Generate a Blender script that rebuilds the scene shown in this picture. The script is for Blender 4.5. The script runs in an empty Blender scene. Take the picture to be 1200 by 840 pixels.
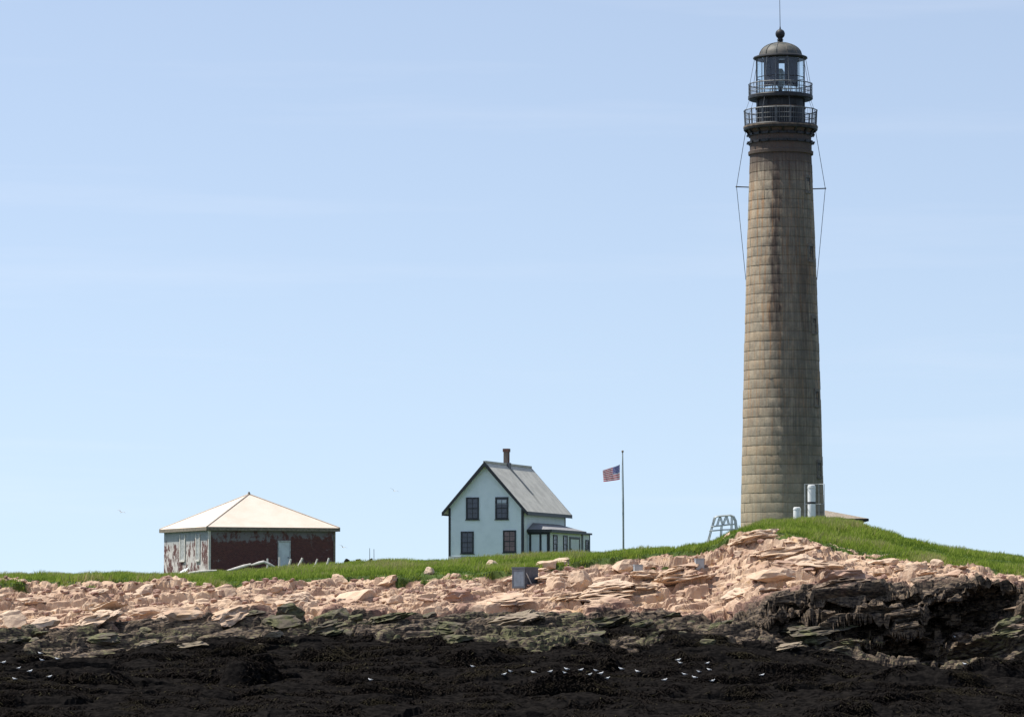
import bpy, bmesh, math, random
import numpy as np
from mathutils import Vector, Matrix, noise as mnoise

random.seed(7)
rng = np.random.default_rng(11)
R = math.radians
S = bpy.context.scene
C = S.collection

# ------------------------------------------------------------------ camera
FPX = 4400.0                      # focal length in photo pixels (photo 1200 wide)
CAMZ = 3.0
PITCH = math.atan(295.0 / FPX)
cam_d = bpy.data.cameras.new('camera')
cam = bpy.data.objects.new('camera', cam_d)
C.objects.link(cam)
cam.location = (0, 0, CAMZ)
cam.rotation_euler = (math.pi / 2 + PITCH, 0, 0)
cam_d.sensor_fit = 'HORIZONTAL'
cam_d.angle = 2 * math.atan(600 / FPX)
cam_d.clip_start = 1.0
cam_d.clip_end = 60000
S.camera = cam

# ------------------------------------------------------------------ world + sun
SUN_EL = R(62)
SUN_BACK = R(12.5)                  # the sun stands to the left and a little behind the tower
w = bpy.data.worlds.new('World')
S.world = w
w.use_nodes = True
wn, wl = w.node_tree.nodes, w.node_tree.links
wn.clear()
sky = wn.new('ShaderNodeTexSky')
sky.sky_type = 'NISHITA'
sky.sun_disc = False
sky.sun_elevation = SUN_EL
sky.sun_rotation = R(-77.5)
sky.altitude = 0
sky.air_density = 1.0
sky.dust_density = 0.5
sky.ozone_density = 4.0
bg = wn.new('ShaderNodeBackground')
bg.inputs['Strength'].default_value = 0.142
wo = wn.new('ShaderNodeOutputWorld')
# clear, slightly hazy air: the whole dome is read a little higher up, so the horizon stays blue
tcw = wn.new('ShaderNodeTexCoord')
lift = wn.new('ShaderNodeVectorMath'); lift.operation = 'ADD'; lift.inputs[1].default_value = (0, 0, 0.105)
nrm = wn.new('ShaderNodeVectorMath'); nrm.operation = 'NORMALIZE'
wl.new(tcw.outputs['Generated'], lift.inputs[0]); wl.new(lift.outputs[0], nrm.inputs[0]); wl.new(nrm.outputs[0], sky.inputs[0])
hsv = wn.new('ShaderNodeHueSaturation'); hsv.inputs['Saturation'].default_value = 0.73
wl.new(sky.outputs[0], hsv.inputs['Color']); 
tint = wn.new('ShaderNodeMix'); tint.data_type = 'RGBA'; tint.blend_type = 'MULTIPLY'; tint.inputs[0].default_value = 1.0
tint.inputs[7].default_value = (1.0, 0.985, 0.965, 1)
wl.new(hsv.outputs[0], tint.inputs[6])
# thin high wisps over the whole dome
mpw = wn.new('ShaderNodeMapping'); mpw.inputs['Scale'].default_value = (2.2, 2.2, 30.0)
nzw = wn.new('ShaderNodeTexNoise'); nzw.inputs['Scale'].default_value = 2.4; nzw.inputs['Detail'].default_value = 6; nzw.inputs['Roughness'].default_value = .55
rmw = wn.new('ShaderNodeMapRange'); rmw.inputs[1].default_value = .52; rmw.inputs[2].default_value = .85; rmw.inputs[4].default_value = .13
wsp = wn.new('ShaderNodeMix'); wsp.data_type = 'RGBA'; wsp.inputs[7].default_value = (6.4, 6.3, 6.6, 1)
wl.new(tcw.outputs['Generated'], mpw.inputs[0]); wl.new(mpw.outputs[0], nzw.inputs[0]); wl.new(nzw.outputs[0], rmw.inputs[0])
wl.new(rmw.outputs[0], wsp.inputs[0]); wl.new(tint.outputs[2], wsp.inputs[6]); wl.new(wsp.outputs[2], bg.inputs[0])
wl.new(bg.outputs[0], wo.inputs[0])

sun_d = bpy.data.lights.new('sun', 'SUN')
sun_d.energy = 4.9
sun_d.angle = R(0.53)
sun_d.color = (1.0, 0.95, 0.86)
sun = bpy.data.objects.new('sun', sun_d)
C.objects.link(sun)
to_sun = Vector((-math.cos(SUN_BACK) * math.cos(SUN_EL), math.sin(SUN_BACK) * math.cos(SUN_EL), math.sin(SUN_EL)))
sun.rotation_euler = to_sun.to_track_quat('Z', 'Y').to_euler()
sun.location = (-60, 200, 120)

S.view_settings.view_transform = 'Standard'
S.view_settings.look = 'None'
S.view_settings.exposure = 0.28
S.view_settings.gamma = 1.0
S.view_settings.use_curve_mapping = False
S.render.resolution_x, S.render.resolution_y = 1024, 716
S.render.engine = 'CYCLES'

SEA = -2.3

def at(px, py, d):
    """photo pixel -> world point on the vertical plane y = d"""
    u = (px - 600) / FPX
    v = (420 - py) / FPX
    cp, sp = math.cos(PITCH), math.sin(PITCH)
    dy = cp - v * sp
    dz = sp + v * cp
    t = d / dy
    return Vector((u * t, d, CAMZ + dz * t))

# ------------------------------------------------------------------ material helpers
class NT:
    def __init__(self, name):
        self.m = bpy.data.materials.new(name)
        self.m.use_nodes = True
        self.t = self.m.node_tree
        self.b = self.t.nodes['Principled BSDF']
    def n(self, typ, **kw):
        nd = self.t.nodes.new(typ)
        for k, v in kw.items():
            setattr(nd, k, v)
        return nd
    def set(self, sock, v):
        if hasattr(v, 'is_linked') or isinstance(v, bpy.types.NodeSocket):
            self.t.links.new(v, sock)
        elif isinstance(v, (tuple, list)) and len(v) == 3 and sock.type == 'RGBA':
            sock.default_value = (*v, 1)
        else:
            sock.default_value = v
    def math(self, op, a, b=0.0, c=None, clamp=False):
        nd = self.n('ShaderNodeMath', operation=op, use_clamp=clamp)
        self.set(nd.inputs[0], a); self.set(nd.inputs[1], b)
        if c is not None: self.set(nd.inputs[2], c)
        return nd.outputs[0]
    def mix(self, f, a, b, blend='MIX'):
        nd = self.n('ShaderNodeMix', data_type='RGBA', blend_type=blend)
        self.set(nd.inputs[0], f); self.set(nd.inputs[6], a); self.set(nd.inputs[7], b)
        return nd.outputs[2]
    def step(self, x, lo, hi, a=0.0, b=1.0):
        nd = self.n('ShaderNodeMapRange', interpolation_type='SMOOTHSTEP')
        self.set(nd.inputs[0], x)
        for i, v in ((1, lo), (2, hi), (3, a), (4, b)): self.set(nd.inputs[i], v)
        return nd.outputs[0]
    def pos(self, scale=(1, 1, 1), obj=False):
        src = self.n('ShaderNodeTexCoord').outputs['Object'] if obj else self.n('ShaderNodeNewGeometry').outputs['Position']
        mp = self.n('ShaderNodeMapping')
        mp.inputs['Scale'].default_value = scale
        self.t.links.new(src, mp.inputs[0])
        return mp.outputs[0]
    def noise(self, vec, scale=1.0, detail=4, rough=0.55, dist=0.0):
        nd = self.n('ShaderNodeTexNoise')
        self.set(nd.inputs['Vector'], vec)
        nd.inputs['Scale'].default_value = scale
        nd.inputs['Detail'].default_value = detail
        nd.inputs['Roughness'].default_value = rough
        nd.inputs['Distortion'].default_value = dist
        return nd.outputs['Fac']
    def attr(self, name):
        return self.n('ShaderNodeAttribute', attribute_name=name).outputs['Fac']
    def rand(self):
        return self.n('ShaderNodeObjectInfo').outputs['Random']
    def bump(self, h, strength=0.4, dist=0.05):
        nd = self.n('ShaderNodeBump')
        nd.inputs['Strength'].default_value = strength
        nd.inputs['Distance'].default_value = dist
        self.set(nd.inputs['Height'], h)
        self.t.links.new(nd.outputs[0], self.b.inputs['Normal'])
    def done(self, col=None, rough=0.8, metal=0.0, spec=None):
        if col is not None: self.set(self.b.inputs['Base Color'], col)
        self.set(self.b.inputs['Roughness'], rough)
        self.b.inputs['Metallic'].default_value = metal
        if spec is not None: self.b.inputs['Specular IOR Level'].default_value = spec
        return self.m

def simple(name, col, rough=0.7, metal=0.0, var=0.15, scale=6.0, spec=None, obj=False):
    n = NT(name)
    f = n.noise(n.pos(obj=obj), scale, 5, 0.6)
    a = tuple(c * (1 - var) for c in col); b = tuple(min(1, c * (1 + var)) for c in col)
    return n.done(n.mix(n.step(f, 0.3, 0.7), a, b), rough, metal, spec)

# ------------------------------------------------------------------ mesh helpers
def link(o, parent=None):
    C.objects.link(o)
    if parent is not None: o.parent = parent
    return o

def mesh_obj(name, verts, faces, mat, parent=None, smooth=False):
    me = bpy.data.meshes.new(name)
    me.from_pydata([tuple(v) for v in verts], [], faces)
    me.update()
    if smooth:
        me.shade_smooth()
    mats = mat if isinstance(mat, (list, tuple)) else [mat]
    for m_ in mats: me.materials.append(m_)
    return link(bpy.data.objects.new(name, me), parent)

def empty(name, loc, rz=0.0):
    o = bpy.data.objects.new(name, None)
    o.empty_display_size = 0.3
    o.location = loc
    o.rotation_euler = (0, 0, rz)
    C.objects.link(o)
    return o

def tag(o, label=None, cat=None, group=None, kind=None):
    if label: o['label'] = label
    if cat: o['category'] = cat
    if group: o['group'] = group
    if kind: o['kind'] = kind
    return o

class MB:
    def __init__(self): self.v = []; self.f = []; self.mi = []
    def add(self, vs, fs, mi=0):
        b = len(self.v)
        self.v += [tuple(v) for v in vs]
        self.f += [tuple(i + b for i in f) for f in fs]
        self.mi += [mi] * len(fs)
        return self
    def box(self, x0, x1, y0, y1, z0, z1, mi=0):
        vs = [(x0,y0,z0),(x1,y0,z0),(x1,y1,z0),(x0,y1,z0),(x0,y0,z1),(x1,y0,z1),(x1,y1,z1),(x0,y1,z1)]
        return self.add(vs, [(3,2,1,0),(4,5,6,7),(0,1,5,4),(1,2,6,5),(2,3,7,6),(3,0,4,7)], mi)
    def bar(self, p, q, a, b=None, mi=0):
        """square-section bar from p to q"""
        p, q = Vector(p), Vector(q); b = a if b is None else b
        d = (q - p).normalized()
        up = Vector((0, 0, 1)) if abs(d.z) < 0.95 else Vector((1, 0, 0))
        s = d.cross(up).normalized(); t = s.cross(d)
        vs = [c + s * sx * a / 2 + t * sy * b / 2 for c in (p, q) for sx, sy in ((-1,-1),(1,-1),(1,1),(-1,1))]
        return self.add(vs, [(3,2,1,0),(4,5,6,7),(0,1,5,4),(1,2,6,5),(2,3,7,6),(3,0,4,7)], mi)
    def tube(self, pts, rad, seg=6, mi=0):
        pts = [Vector(p) for p in pts]
        rs = rad if isinstance(rad, (list, tuple)) else [rad] * len(pts)
        vs, fs = [], []
        for i, p in enumerate(pts):
            d = (pts[min(i + 1, len(pts) - 1)] - pts[max(i - 1, 0)]).normalized()
            up = Vector((0, 0, 1)) if abs(d.z) < 0.95 else Vector((1, 0, 0))
            s = d.cross(up).normalized(); t = s.cross(d)
            for k in range(seg):
                a = 2 * math.pi * k / seg
                vs.append(p + (s * math.cos(a) + t * math.sin(a)) * rs[i])
        for i in range(len(pts) - 1):
            for k in range(seg):
                fs.append((i*seg+k, i*seg+(k+1)%seg, (i+1)*seg+(k+1)%seg, (i+1)*seg+k))
        fs.append(tuple(range(seg))[::-1]); fs.append(tuple(range((len(pts)-1)*seg, len(pts)*seg)))
        return self.add(vs, fs, mi)
    def lathe(self, prof, seg=48, cx=0, cy=0, mi=0):
        vs, fs = [], []
        n = len(prof)
        for k in range(seg):
            a = 2 * math.pi * k / seg
            for r, z in prof: vs.append((cx + r * math.cos(a), cy + r * math.sin(a), z))
        for k in range(seg):
            j = (k + 1) % seg
            for i in range(n - 1):
                fs.append((k*n+i, j*n+i, j*n+i+1, k*n+i+1))
        return self.add(vs, fs, mi)
    def build(self, name, mat, parent=None, smooth=False, angle=None):
        o = mesh_obj(name, self.v, self.f, mat, parent)
        if len(set(self.mi)) > 1: o.data.polygons.foreach_set('material_index', self.mi)
        if smooth:
            o.data.shade_smooth()
            o.data.set_sharp_from_angle(angle=R(angle or 35))
        return o

# ------------------------------------------------------------------ numpy noise
def _h(ix, iy, iz, seed):
    with np.errstate(over='ignore'):
        n = (ix.astype(np.int64) * 374761393 + iy.astype(np.int64) * 668265263 + iz.astype(np.int64) * 2147483647 + seed * 974711) & 0xffffffff
        n = ((n ^ (n >> 13)) * 1274126177) & 0xffffffff
        n = ((n ^ (n >> 15)) * 2246822519) & 0xffffffff
        n = (n ^ (n >> 16)) & 0xffffffff
    return n.astype(np.float64) / 4294967295.0

def vnoise(x, y, z, seed=0):
    x0, y0, z0 = np.floor(x), np.floor(y), np.floor(z)
    fx, fy, fz = x - x0, y - y0, z - z0
    fx, fy, fz = (f * f * f * (f * (f * 6 - 15) + 10) for f in (fx, fy, fz))
    ix, iy, iz = x0.astype(np.int64), y0.astype(np.int64), z0.astype(np.int64)
    out = 0
    for a in (0, 1):
        for b in (0, 1):
            for c in (0, 1):
                wgt = (fx if a else 1 - fx) * (fy if b else 1 - fy) * (fz if c else 1 - fz)
                out = out + wgt * _h(ix + a, iy + b, iz + c, seed)
    return out * 2 - 1

def fbm(x, y, z, oct=4, seed=0):
    s, a, t = 0, 1.0, 0
    for i in range(oct):
        s = s + a * vnoise(x, y, z, seed + i * 17); t += a
        x, y, z = x * 2.03 + 3.1, y * 2.03 + 1.7, z * 2.03 + 5.3
        a *= 0.5
    return s / t

def cells(x, y, z, seed=0):
    """nearest cell: (random value, tilt term, F1, F2)"""
    ix, iy, iz = np.floor(x).astype(np.int64), np.floor(y).astype(np.int64), np.floor(z).astype(np.int64)
    f1 = np.full(x.shape, 9.0); f2 = np.full(x.shape, 9.0)
    val = np.zeros(x.shape); tilt = np.zeros(x.shape)
    for a in (-1, 0, 1):
        for b in (-1, 0, 1):
            for c in (-1, 0, 1):
                jx, jy, jz = ix + a, iy + b, iz + c
                dx = jx + 0.1 + 0.8 * _h(jx, jy, jz, seed + 1) - x
                dy = jy + 0.1 + 0.8 * _h(jx, jy, jz, seed + 2) - y
                dz = jz + 0.1 + 0.8 * _h(jx, jy, jz, seed + 3) - z
                d = np.sqrt(dx * dx + dy * dy + dz * dz)
                near = d < f1
                f2 = np.where(near, f1, np.minimum(f2, d))
                v = _h(jx, jy, jz, seed + 4)
                tl = (_h(jx, jy, jz, seed + 5) - 0.65) * dx + (_h(jx, jy, jz, seed + 6) - 0.5) * dy
                val = np.where(near, v, val); tilt = np.where(near, tl, tilt)
                f1 = np.where(near, d, f1)
    return val * 2 - 1, tilt, f1, f2

def sstep(x, a, b):
    t = np.clip((x - a) / (b - a), 0, 1)
    return t * t * (3 - 2 * t)

# ------------------------------------------------------------------ island ground
# per column: photo px, then (distance, photo row) of cliff foot, cliff top, mid rock, grass edge, crest
KEY = [
 (-500, 205,760, 219,742, 230,712, 242,694, 268,682),
 (0,    205,757, 218,738, 230,704, 242,681, 268,678),
 (100,  205,757, 218,735, 230,701, 242,680, 268,677),
 (200,  205,752, 218,728, 230,702, 242,682, 266,675),
 (300,  205,748, 218,722, 230,701, 242,681, 264,670),
 (400,  205,745, 218,720, 230,697, 242,679, 264,661),
 (500,  205,744, 218,720, 230,694, 242,673, 266,660),
 (600,  205,744, 218,717, 229,692, 241,668, 264,655),
 (700,  205,742, 218,714, 229,682, 243,656, 262,651),
 (800,  205,742, 217,717, 229,678, 246,645, 262,645),
 (835,  205,742, 216,720, 228,678, 247,637, 262,639),
 (858,  205,742, 214,720, 228,672, 248,620, 262,628),
 (900,  206,748, 209,702, 226,666, 247,617, 262,609),
 (950,  206,752, 208.5,699, 226,662, 246,629, 262,608),
 (1000, 206,758, 208,694, 226,668, 244,645, 262,610),
 (1050, 206,774, 207.5,689, 224,672, 241,654, 262,628),
 (1100, 206,780, 207.5,684, 222,675, 239,664, 262,642),
 (1150, 206,776, 207.5,681, 222,676, 238,669, 262,649),
 (1200, 205,756, 207.5,688, 222,681, 238,675, 262,655),
 (1700, 204,756, 210,700, 224,692, 240,684, 262,668),
]
def zrow(py, d): return at(600, py, d).z
KX = np.array([(k[0] - 600) * 235 / FPX for k in KEY])
def ctrl_cols(X):
    """control points (12 each of d, z) for world columns X"""
    D, Z = [], []
    rows = []
    for k in KEY:
        d = [150, 170, 181, 193, k[1], k[3], k[5], k[7], k[9], 300, 325, 350]
        z = [-5, -2.55, zrow(816, 181), zrow(788, 193), zrow(k[2], k[1]), zrow(k[4], k[3]), zrow(k[6], k[5]), zrow(k[8], k[7]), zrow(k[10], k[9])]
        z += [z[-1] - 0.15, 1.0, -5]
        rows.append((d, z))
    D = np.empty((len(X), 12)); Z = np.empty((len(X), 12))
    for i in range(12):
        kx = np.array([(k[0] - 600) * r[0][i] / FPX for k, r in zip(KEY, rows)])
        D[:, i] = np.interp(X, kx, [r[0][i] for r in rows]); Z[:, i] = np.interp(X, kx, [r[1][i] for r in rows])
    # the island ends in the sea well outside the frame
    drop = sstep(np.abs(X), 62, 95)[:, None]
    Z = Z * (1 - drop) + (-5) * drop
    return D, Z

COUNTS = [8, 40, 90, 110, 190, 120, 110, 60, 36, 12, 8]
T = np.concatenate([np.linspace(i, i + 1, c, endpoint=False) for i, c in enumerate(COUNTS)] + [[11.0]])
XC = np.concatenate([np.linspace(-96, -42, 55, endpoint=False), np.arange(-42, 42, 0.125), np.linspace(42, 96, 56)])
D, Z = ctrl_cols(XC)
nC, nT = len(XC), len(T)
# smooth interpolation along the profile (monotone-ish blend of linear and smoothed corners)
ti = np.clip(T.astype(int), 0, 10); tf = T - ti
BY = D[:, ti] * (1 - tf) + D[:, ti + 1] * tf
BZ = Z[:, ti] * (1 - tf) + Z[:, ti + 1] * tf
def smooth_rows(A, n, keep):
    for _ in range(n):
        B = A.copy(); B[:, 1:-1] = (A[:, :-2] + A[:, 1:-1] * 2 + A[:, 2:]) / 4
        A = A * (1 - keep) + B * keep
    return A
soft = np.where((T > 6.2) | (T < 3.8), 1.0, 0.08)[None, :]
BY = smooth_rows(BY, 40, soft); BZ = smooth_rows(BZ, 40, soft)
BX = np.repeat(XC[:, None], nT, 1)
TT = np.repeat(T[None, :], nC, 0)
# smoothing across columns
for _ in range(14):
    for A in (BY, BZ):
        A[1:-1] = (A[:-2] + 2 * A[1:-1] + A[2:]) / 4
# deep shaded hollows in the bluff
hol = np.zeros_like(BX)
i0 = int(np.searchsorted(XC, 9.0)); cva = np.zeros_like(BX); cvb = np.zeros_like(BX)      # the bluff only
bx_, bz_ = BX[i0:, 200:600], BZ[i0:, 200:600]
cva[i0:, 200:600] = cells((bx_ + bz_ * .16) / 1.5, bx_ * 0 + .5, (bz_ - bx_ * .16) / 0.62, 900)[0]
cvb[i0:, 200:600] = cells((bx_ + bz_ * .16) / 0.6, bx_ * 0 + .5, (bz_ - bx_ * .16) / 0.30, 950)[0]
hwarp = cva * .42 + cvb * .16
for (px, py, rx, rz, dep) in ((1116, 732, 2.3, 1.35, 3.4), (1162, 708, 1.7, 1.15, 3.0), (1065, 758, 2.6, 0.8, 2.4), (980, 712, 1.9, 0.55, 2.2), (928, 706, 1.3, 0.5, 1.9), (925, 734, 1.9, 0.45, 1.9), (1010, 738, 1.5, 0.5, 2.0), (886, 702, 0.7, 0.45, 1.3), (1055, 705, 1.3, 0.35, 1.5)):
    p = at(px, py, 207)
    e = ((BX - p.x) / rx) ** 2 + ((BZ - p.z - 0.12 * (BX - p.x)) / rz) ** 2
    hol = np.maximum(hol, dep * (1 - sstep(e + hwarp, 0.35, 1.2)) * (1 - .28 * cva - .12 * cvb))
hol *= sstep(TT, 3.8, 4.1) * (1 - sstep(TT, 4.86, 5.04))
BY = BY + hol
# directions: profile normal
dy = np.gradient(BY, axis=1); dz = np.gradient(BZ, axis=1)
ln = np.sqrt(dy * dy + dz * dz) + 1e-9
ny, nz = -dz / ln, dy / ln

big = fbm(BX / 9, BY / 9, BZ * 0, 3, 3)
edge_n = fbm(BX / 3.2, BY / 3.2, BX * 0, 4, 21) * 0.75 + fbm(BX / 0.8, BY / 0.8, BX * 0, 2, 25) * 0.25
tg = TT + edge_n * 0.55
GR = sstep(tg, 6.92, 7.12)                            # grass cover
cliff = sstep(BX, 11.8, 14.8)                          # the bluff under the tower and to its right
weed_top = 3.80 + 0.2 * (1 - cliff)
WD = 1 - sstep(TT + edge_n * 0.55 + 0.5 * fbm(BX / 5, BY / 3, BX * 0, 3, 77), weed_top - 0.12, weed_top + 0.22)
rock = (1 - GR) * (1 - WD)

# fractured, bedded granite: the beds rise gently to the right
dip = R(9)
qx = BX * math.cos(dip) + BZ * math.sin(dip); qz = -BX * math.sin(dip) + BZ * math.cos(dip)
wx = fbm(BX / 4, BY / 4, BZ / 4, 3, 41) * 0.9
disp = np.zeros_like(BX)
for (sx, sy, sz, amp, tl, crk, sd) in ((8.5, 2.9, 0.95, 0.34, 1.2, 0.42, 100), (3.3, 1.35, 0.42, 0.27, 1.0, 0.28, 200), (1.15, 0.6, 0.18, 0.10, 0.6, 0.10, 300)):
    v, t_, f1, f2 = cells((qx + wx) / sx, (BY + wx * 0.6) / sy, qz / sz, sd)
    disp += v * amp + t_ * tl * amp * 1.5 - crk * (1 - sstep(f2 - f1, 0.0, 0.09))
fine = fbm(BX * 3, BY * 3, BZ * 5, 3, 61) * 0.05
rockd = disp * (1 - .45 * sstep(hol, .1, .8)) + fine - 0.30 * sstep(TT, 5.0, 5.6)
# weed covered boulders and mounds
v2, t2, g1, g2 = cells(BX / 4.2 + wx * .3, BY / 1.9, BZ * 0 + 0.5, 400)
v3, t3, h1, h2 = cells(BX / 1.7 + wx * .3, BY / 0.9, BZ * 0 + 0.5, 500)
knob = np.zeros_like(BX)
for (px, d_, rx, hgt_) in ((285, 192, 1.2, 1.25), (306, 193, 0.9, 1.0), (712, 197, 0.7, .7), (455, 186, 2.2, .5), (560, 199, 2.5, .55), (930, 190, 3.0, .6), (1090, 188, 3.2, .7), (1170, 194, 2.4, .8), (100, 188, 2.4, .55), (820, 199, 1.6, .5), (380, 200, 1.7, .6), (660, 186, 2.6, .5)):
    e = ((BX - (px - 600) / FPX * d_) / rx) ** 2 + ((BY - d_) / 1.3) ** 2
    knob = np.maximum(knob, hgt_ * (1 - sstep(e, 0.1, 1.2)))
weedd = knob + big * 0.55 + np.clip(0.85 - g1 * g1, 0, 1) * 0.75 * (0.5 + 0.5 * v2) + np.clip(0.8 - h1 * h1, 0, 1) * 0.30 + fbm(BX * 2.4, BY * 2.4, BZ * 2, 3, 71) * 0.10 - 0.55
grassd = fbm(BX / 2.6, BY / 2.6, BX * 0, 3, 81) * 0.16 + fbm(BX / 8, BY / 8, BX * 0, 2, 83) * 0.12
DSP = rockd * rock + weedd * WD + grassd * GR
far = sstep(TT, 9.0, 9.6)
DSP = DSP * (1 - far)
# bedded ribs thrust out of the bluff face
rib = np.tanh(4 * vnoise(qx * 0.13, qx * 0, qz / 0.62, 91)) * 0.55 + np.tanh(3 * vnoise(qx * 0.4, qx * 0, qz / 0.25, 92)) * 0.18
steep = np.clip(-ny, 0, 1)
DSP += rib * rock * cliff * sstep(steep, 0.3, 0.7) * (1 - .8 * sstep(hol, .1, .8))
hm = sstep(hol, 0.02, 0.35)[1:-1, 1:-1]
for _ in range(6):          # weathered smooth inside the hollows
    avg = (DSP[:-2, 1:-1] + DSP[2:, 1:-1]) * .3 + (DSP[1:-1, :-2] + DSP[1:-1, 2:]) * .2
    DSP[1:-1, 1:-1] = DSP[1:-1, 1:-1] * (1 - hm) + avg * hm
PX = BX
PY = BY + ny * DSP
PZ = BZ + nz * DSP
XCm = XC
YM = np.maximum.accumulate(PY, axis=1)
def surf(x, y):
    """height of the ground sheet at (x, y)"""
    f = np.interp(x, XCm, np.arange(nC)); i = int(min(max(math.floor(f), 0), nC - 2)); fr = f - i
    z = 0
    for j, wgt in ((i, 1 - fr), (i + 1, fr)):
        z += wgt * float(np.interp(y, YM[j], PZ[j]))
    return z
def tparam(x, y):
    i = int(np.clip(np.searchsorted(XCm, x), 0, nC - 1))
    return float(np.interp(y, np.maximum.accumulate(BY[i]), T))

def hit(px, py, d0=172.0, d1=290.0, step=0.25):
    """where the line of sight through a photo pixel meets the ground"""
    d = d0
    while d < d1:
        p = at(px, py, d)
        if surf(p.x, d) >= p.z: return Vector((p.x, d, surf(p.x, d)))
        d += step
    p = at(px, py, d1); return Vector((p.x, d1, surf(p.x, d1)))

def grid_mesh(name, X, Y, Zz, mat):
    c, r = X.shape
    co = np.stack([X, Y, Zz], -1).reshape(-1, 3)
    idx = np.arange(c * r).reshape(c, r)
    q = np.stack([idx[:-1, :-1], idx[1:, :-1], idx[1:, 1:], idx[:-1, 1:]], -1).reshape(-1, 4)
    me = bpy.data.meshes.new(name)
    me.vertices.add(len(co)); me.vertices.foreach_set('co', co.ravel())
    me.loops.add(q.size); me.loops.foreach_set('vertex_index', q.ravel().astype(np.int32))
    me.polygons.add(len(q)); me.polygons.foreach_set('loop_start', (np.arange(len(q)) * 4).astype(np.int32))
    me.polygons.foreach_set('loop_total', np.full(len(q), 4, dtype=np.int32))
    me.update(calc_edges=True)
    me.shade_flat()
    me.materials.append(mat)
    return link(bpy.data.objects.new(name, me))

def rock_colour(n, vec, rnd=None):
    """pink granite: pale salmon, with rusty, grey and dark-lichened patches"""
    a = n.noise(vec, 0.38, 6, 0.68)
    b = n.noise(vec, 2.6, 6, 0.65)
    c = n.noise(vec, 0.9, 3, 0.5, 0.6)
    col = n.mix(n.step(a, 0.35, 0.65), (0.42, 0.275, 0.19), (0.61, 0.445, 0.31))
    col = n.mix(n.math('MULTIPLY', n.step(c, 0.55, 0.72), 0.65), col, (0.50, 0.32, 0.165))
    col = n.mix(n.math('MULTIPLY', n.step(b, 0.56, 0.75), 0.8), col, (0.20, 0.12, 0.10))
    col = n.mix(n.math('MULTIPLY', n.step(b, 0.46, 0.25), 0.6), col, (0.68, 0.555, 0.44))
    if rnd is not None:
        col = n.mix(n.step(rnd, 0.0, 1.0, 0.0, 0.6), col, (0.60, 0.475, 0.36))
        col = n.mix(n.step(rnd, 0.25, 0.0, 0.0, 0.75), col, (0.27, 0.16, 0.135))
    return col

n = NT('island_ground')
v = n.pos()
col = rock_colour(n, v)
nz1 = n.noise(v, 0.8, 5, 0.62); nz2 = n.noise(n.pos((1, 1, 3)), 3.0, 4, 0.6)
dark = n.math('ADD', n.attr('dark'), n.math('MULTIPLY', n.math('SUBTRACT', nz1, 0.5), 0.9))
olive = n.math('ADD', n.attr('olive'), n.math('MULTIPLY', n.math('SUBTRACT', nz2, 0.5), 0.9))
weed = n.math('ADD', n.attr('weed'), n.math('MULTIPLY', n.math('SUBTRACT', nz1, 0.5), 0.5))
grs = n.math('ADD', n.attr('grass'), n.math('MULTIPLY', n.math('SUBTRACT', nz2, 0.5), 0.5))
dk = n.mix(n.step(nz2, 0.35, 0.65), (0.026, 0.021, 0.02), (0.19, 0.14, 0.095))
ol = n.mix(n.step(nz2, 0.35, 0.65), (0.05, 0.054, 0.026), (0.15, 0.145, 0.072))
wd = n.mix(n.step(nz2, 0.3, 0.7), (0.005, 0.0047, 0.0048), (0.017, 0.015, 0.0138))
gs = n.mix(n.step(nz1, 0.35, 0.65), (0.045, 0.075, 0.016), (0.085, 0.125, 0.03))
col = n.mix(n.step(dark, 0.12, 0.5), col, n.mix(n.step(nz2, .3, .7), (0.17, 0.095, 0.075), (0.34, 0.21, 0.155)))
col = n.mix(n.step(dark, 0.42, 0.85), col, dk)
col = n.mix(n.step(olive, 0.42, 0.62), col, ol)
col = n.mix(n.step(weed, 0.4, 0.6), col, wd)
col = n.mix(n.step(grs, 0.4, 0.6), col, gs)
n.bump(n.math('ADD', n.noise(v, 5.0, 6, 0.7), n.math('MULTIPLY', n.noise(v, 22, 3, 0.6), 0.4)), 0.55, 0.12)
n.t.links.new(n.step(weed, 0.4, 0.6, 0.2, 0.0), n.b.inputs['Specular IOR Level'])
M_ground = n.done(col, 0.88)

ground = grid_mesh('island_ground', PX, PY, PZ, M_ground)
tag(ground, 'island of pink granite ledges, dark weed zone and grassy top', kind='structure')
# weathering zones follow the tide marks; only the hollows are darkened for shade
en2 = edge_n
a_dark = np.clip((1 - sstep(TT + en2 * 0.35, 4.80 + 0.14 * cliff, 5.16 + 0.36 * cliff)) * (1 - GR), 0, 1)
a_ol = (1 - sstep(TT + en2 * 0.45, 4.62 - 0.45 * cliff, 4.86 - 0.35 * cliff)) * (0.43 + 0.16 * fbm(BX / 2, BY / 2, BZ / 2, 2, 95))
a_ol = a_ol * (1 - sstep(hol, .05, .6)); a_dark = np.maximum(a_dark, sstep(hol, .1, .8))  # shade of the hollows painted into the rock colour
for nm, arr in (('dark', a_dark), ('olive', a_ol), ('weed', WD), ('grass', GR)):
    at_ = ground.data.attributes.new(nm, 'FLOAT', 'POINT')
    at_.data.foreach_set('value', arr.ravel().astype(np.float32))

# ------------------------------------------------------------------ sea
n = NT('sea_water')
vw = n.pos((0.35, 1, 1))
n.bump(n.math('ADD', n.noise(vw, 0.5, 6, 0.6), n.math('MULTIPLY', n.noise(vw, 3, 3, 0.6), 0.25)), 0.5, 0.5)
M_sea = n.done((0.012, 0.035, 0.05), 0.12, spec=0.5)
sea = mesh_obj('sea', [(-20000, -20000, SEA), (20000, -20000, SEA), (20000, 20000, SEA), (-20000, 20000, SEA)], [(0, 1, 2, 3)], M_sea)
tag(sea, 'dark blue sea water around the island', kind='structure')

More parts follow.
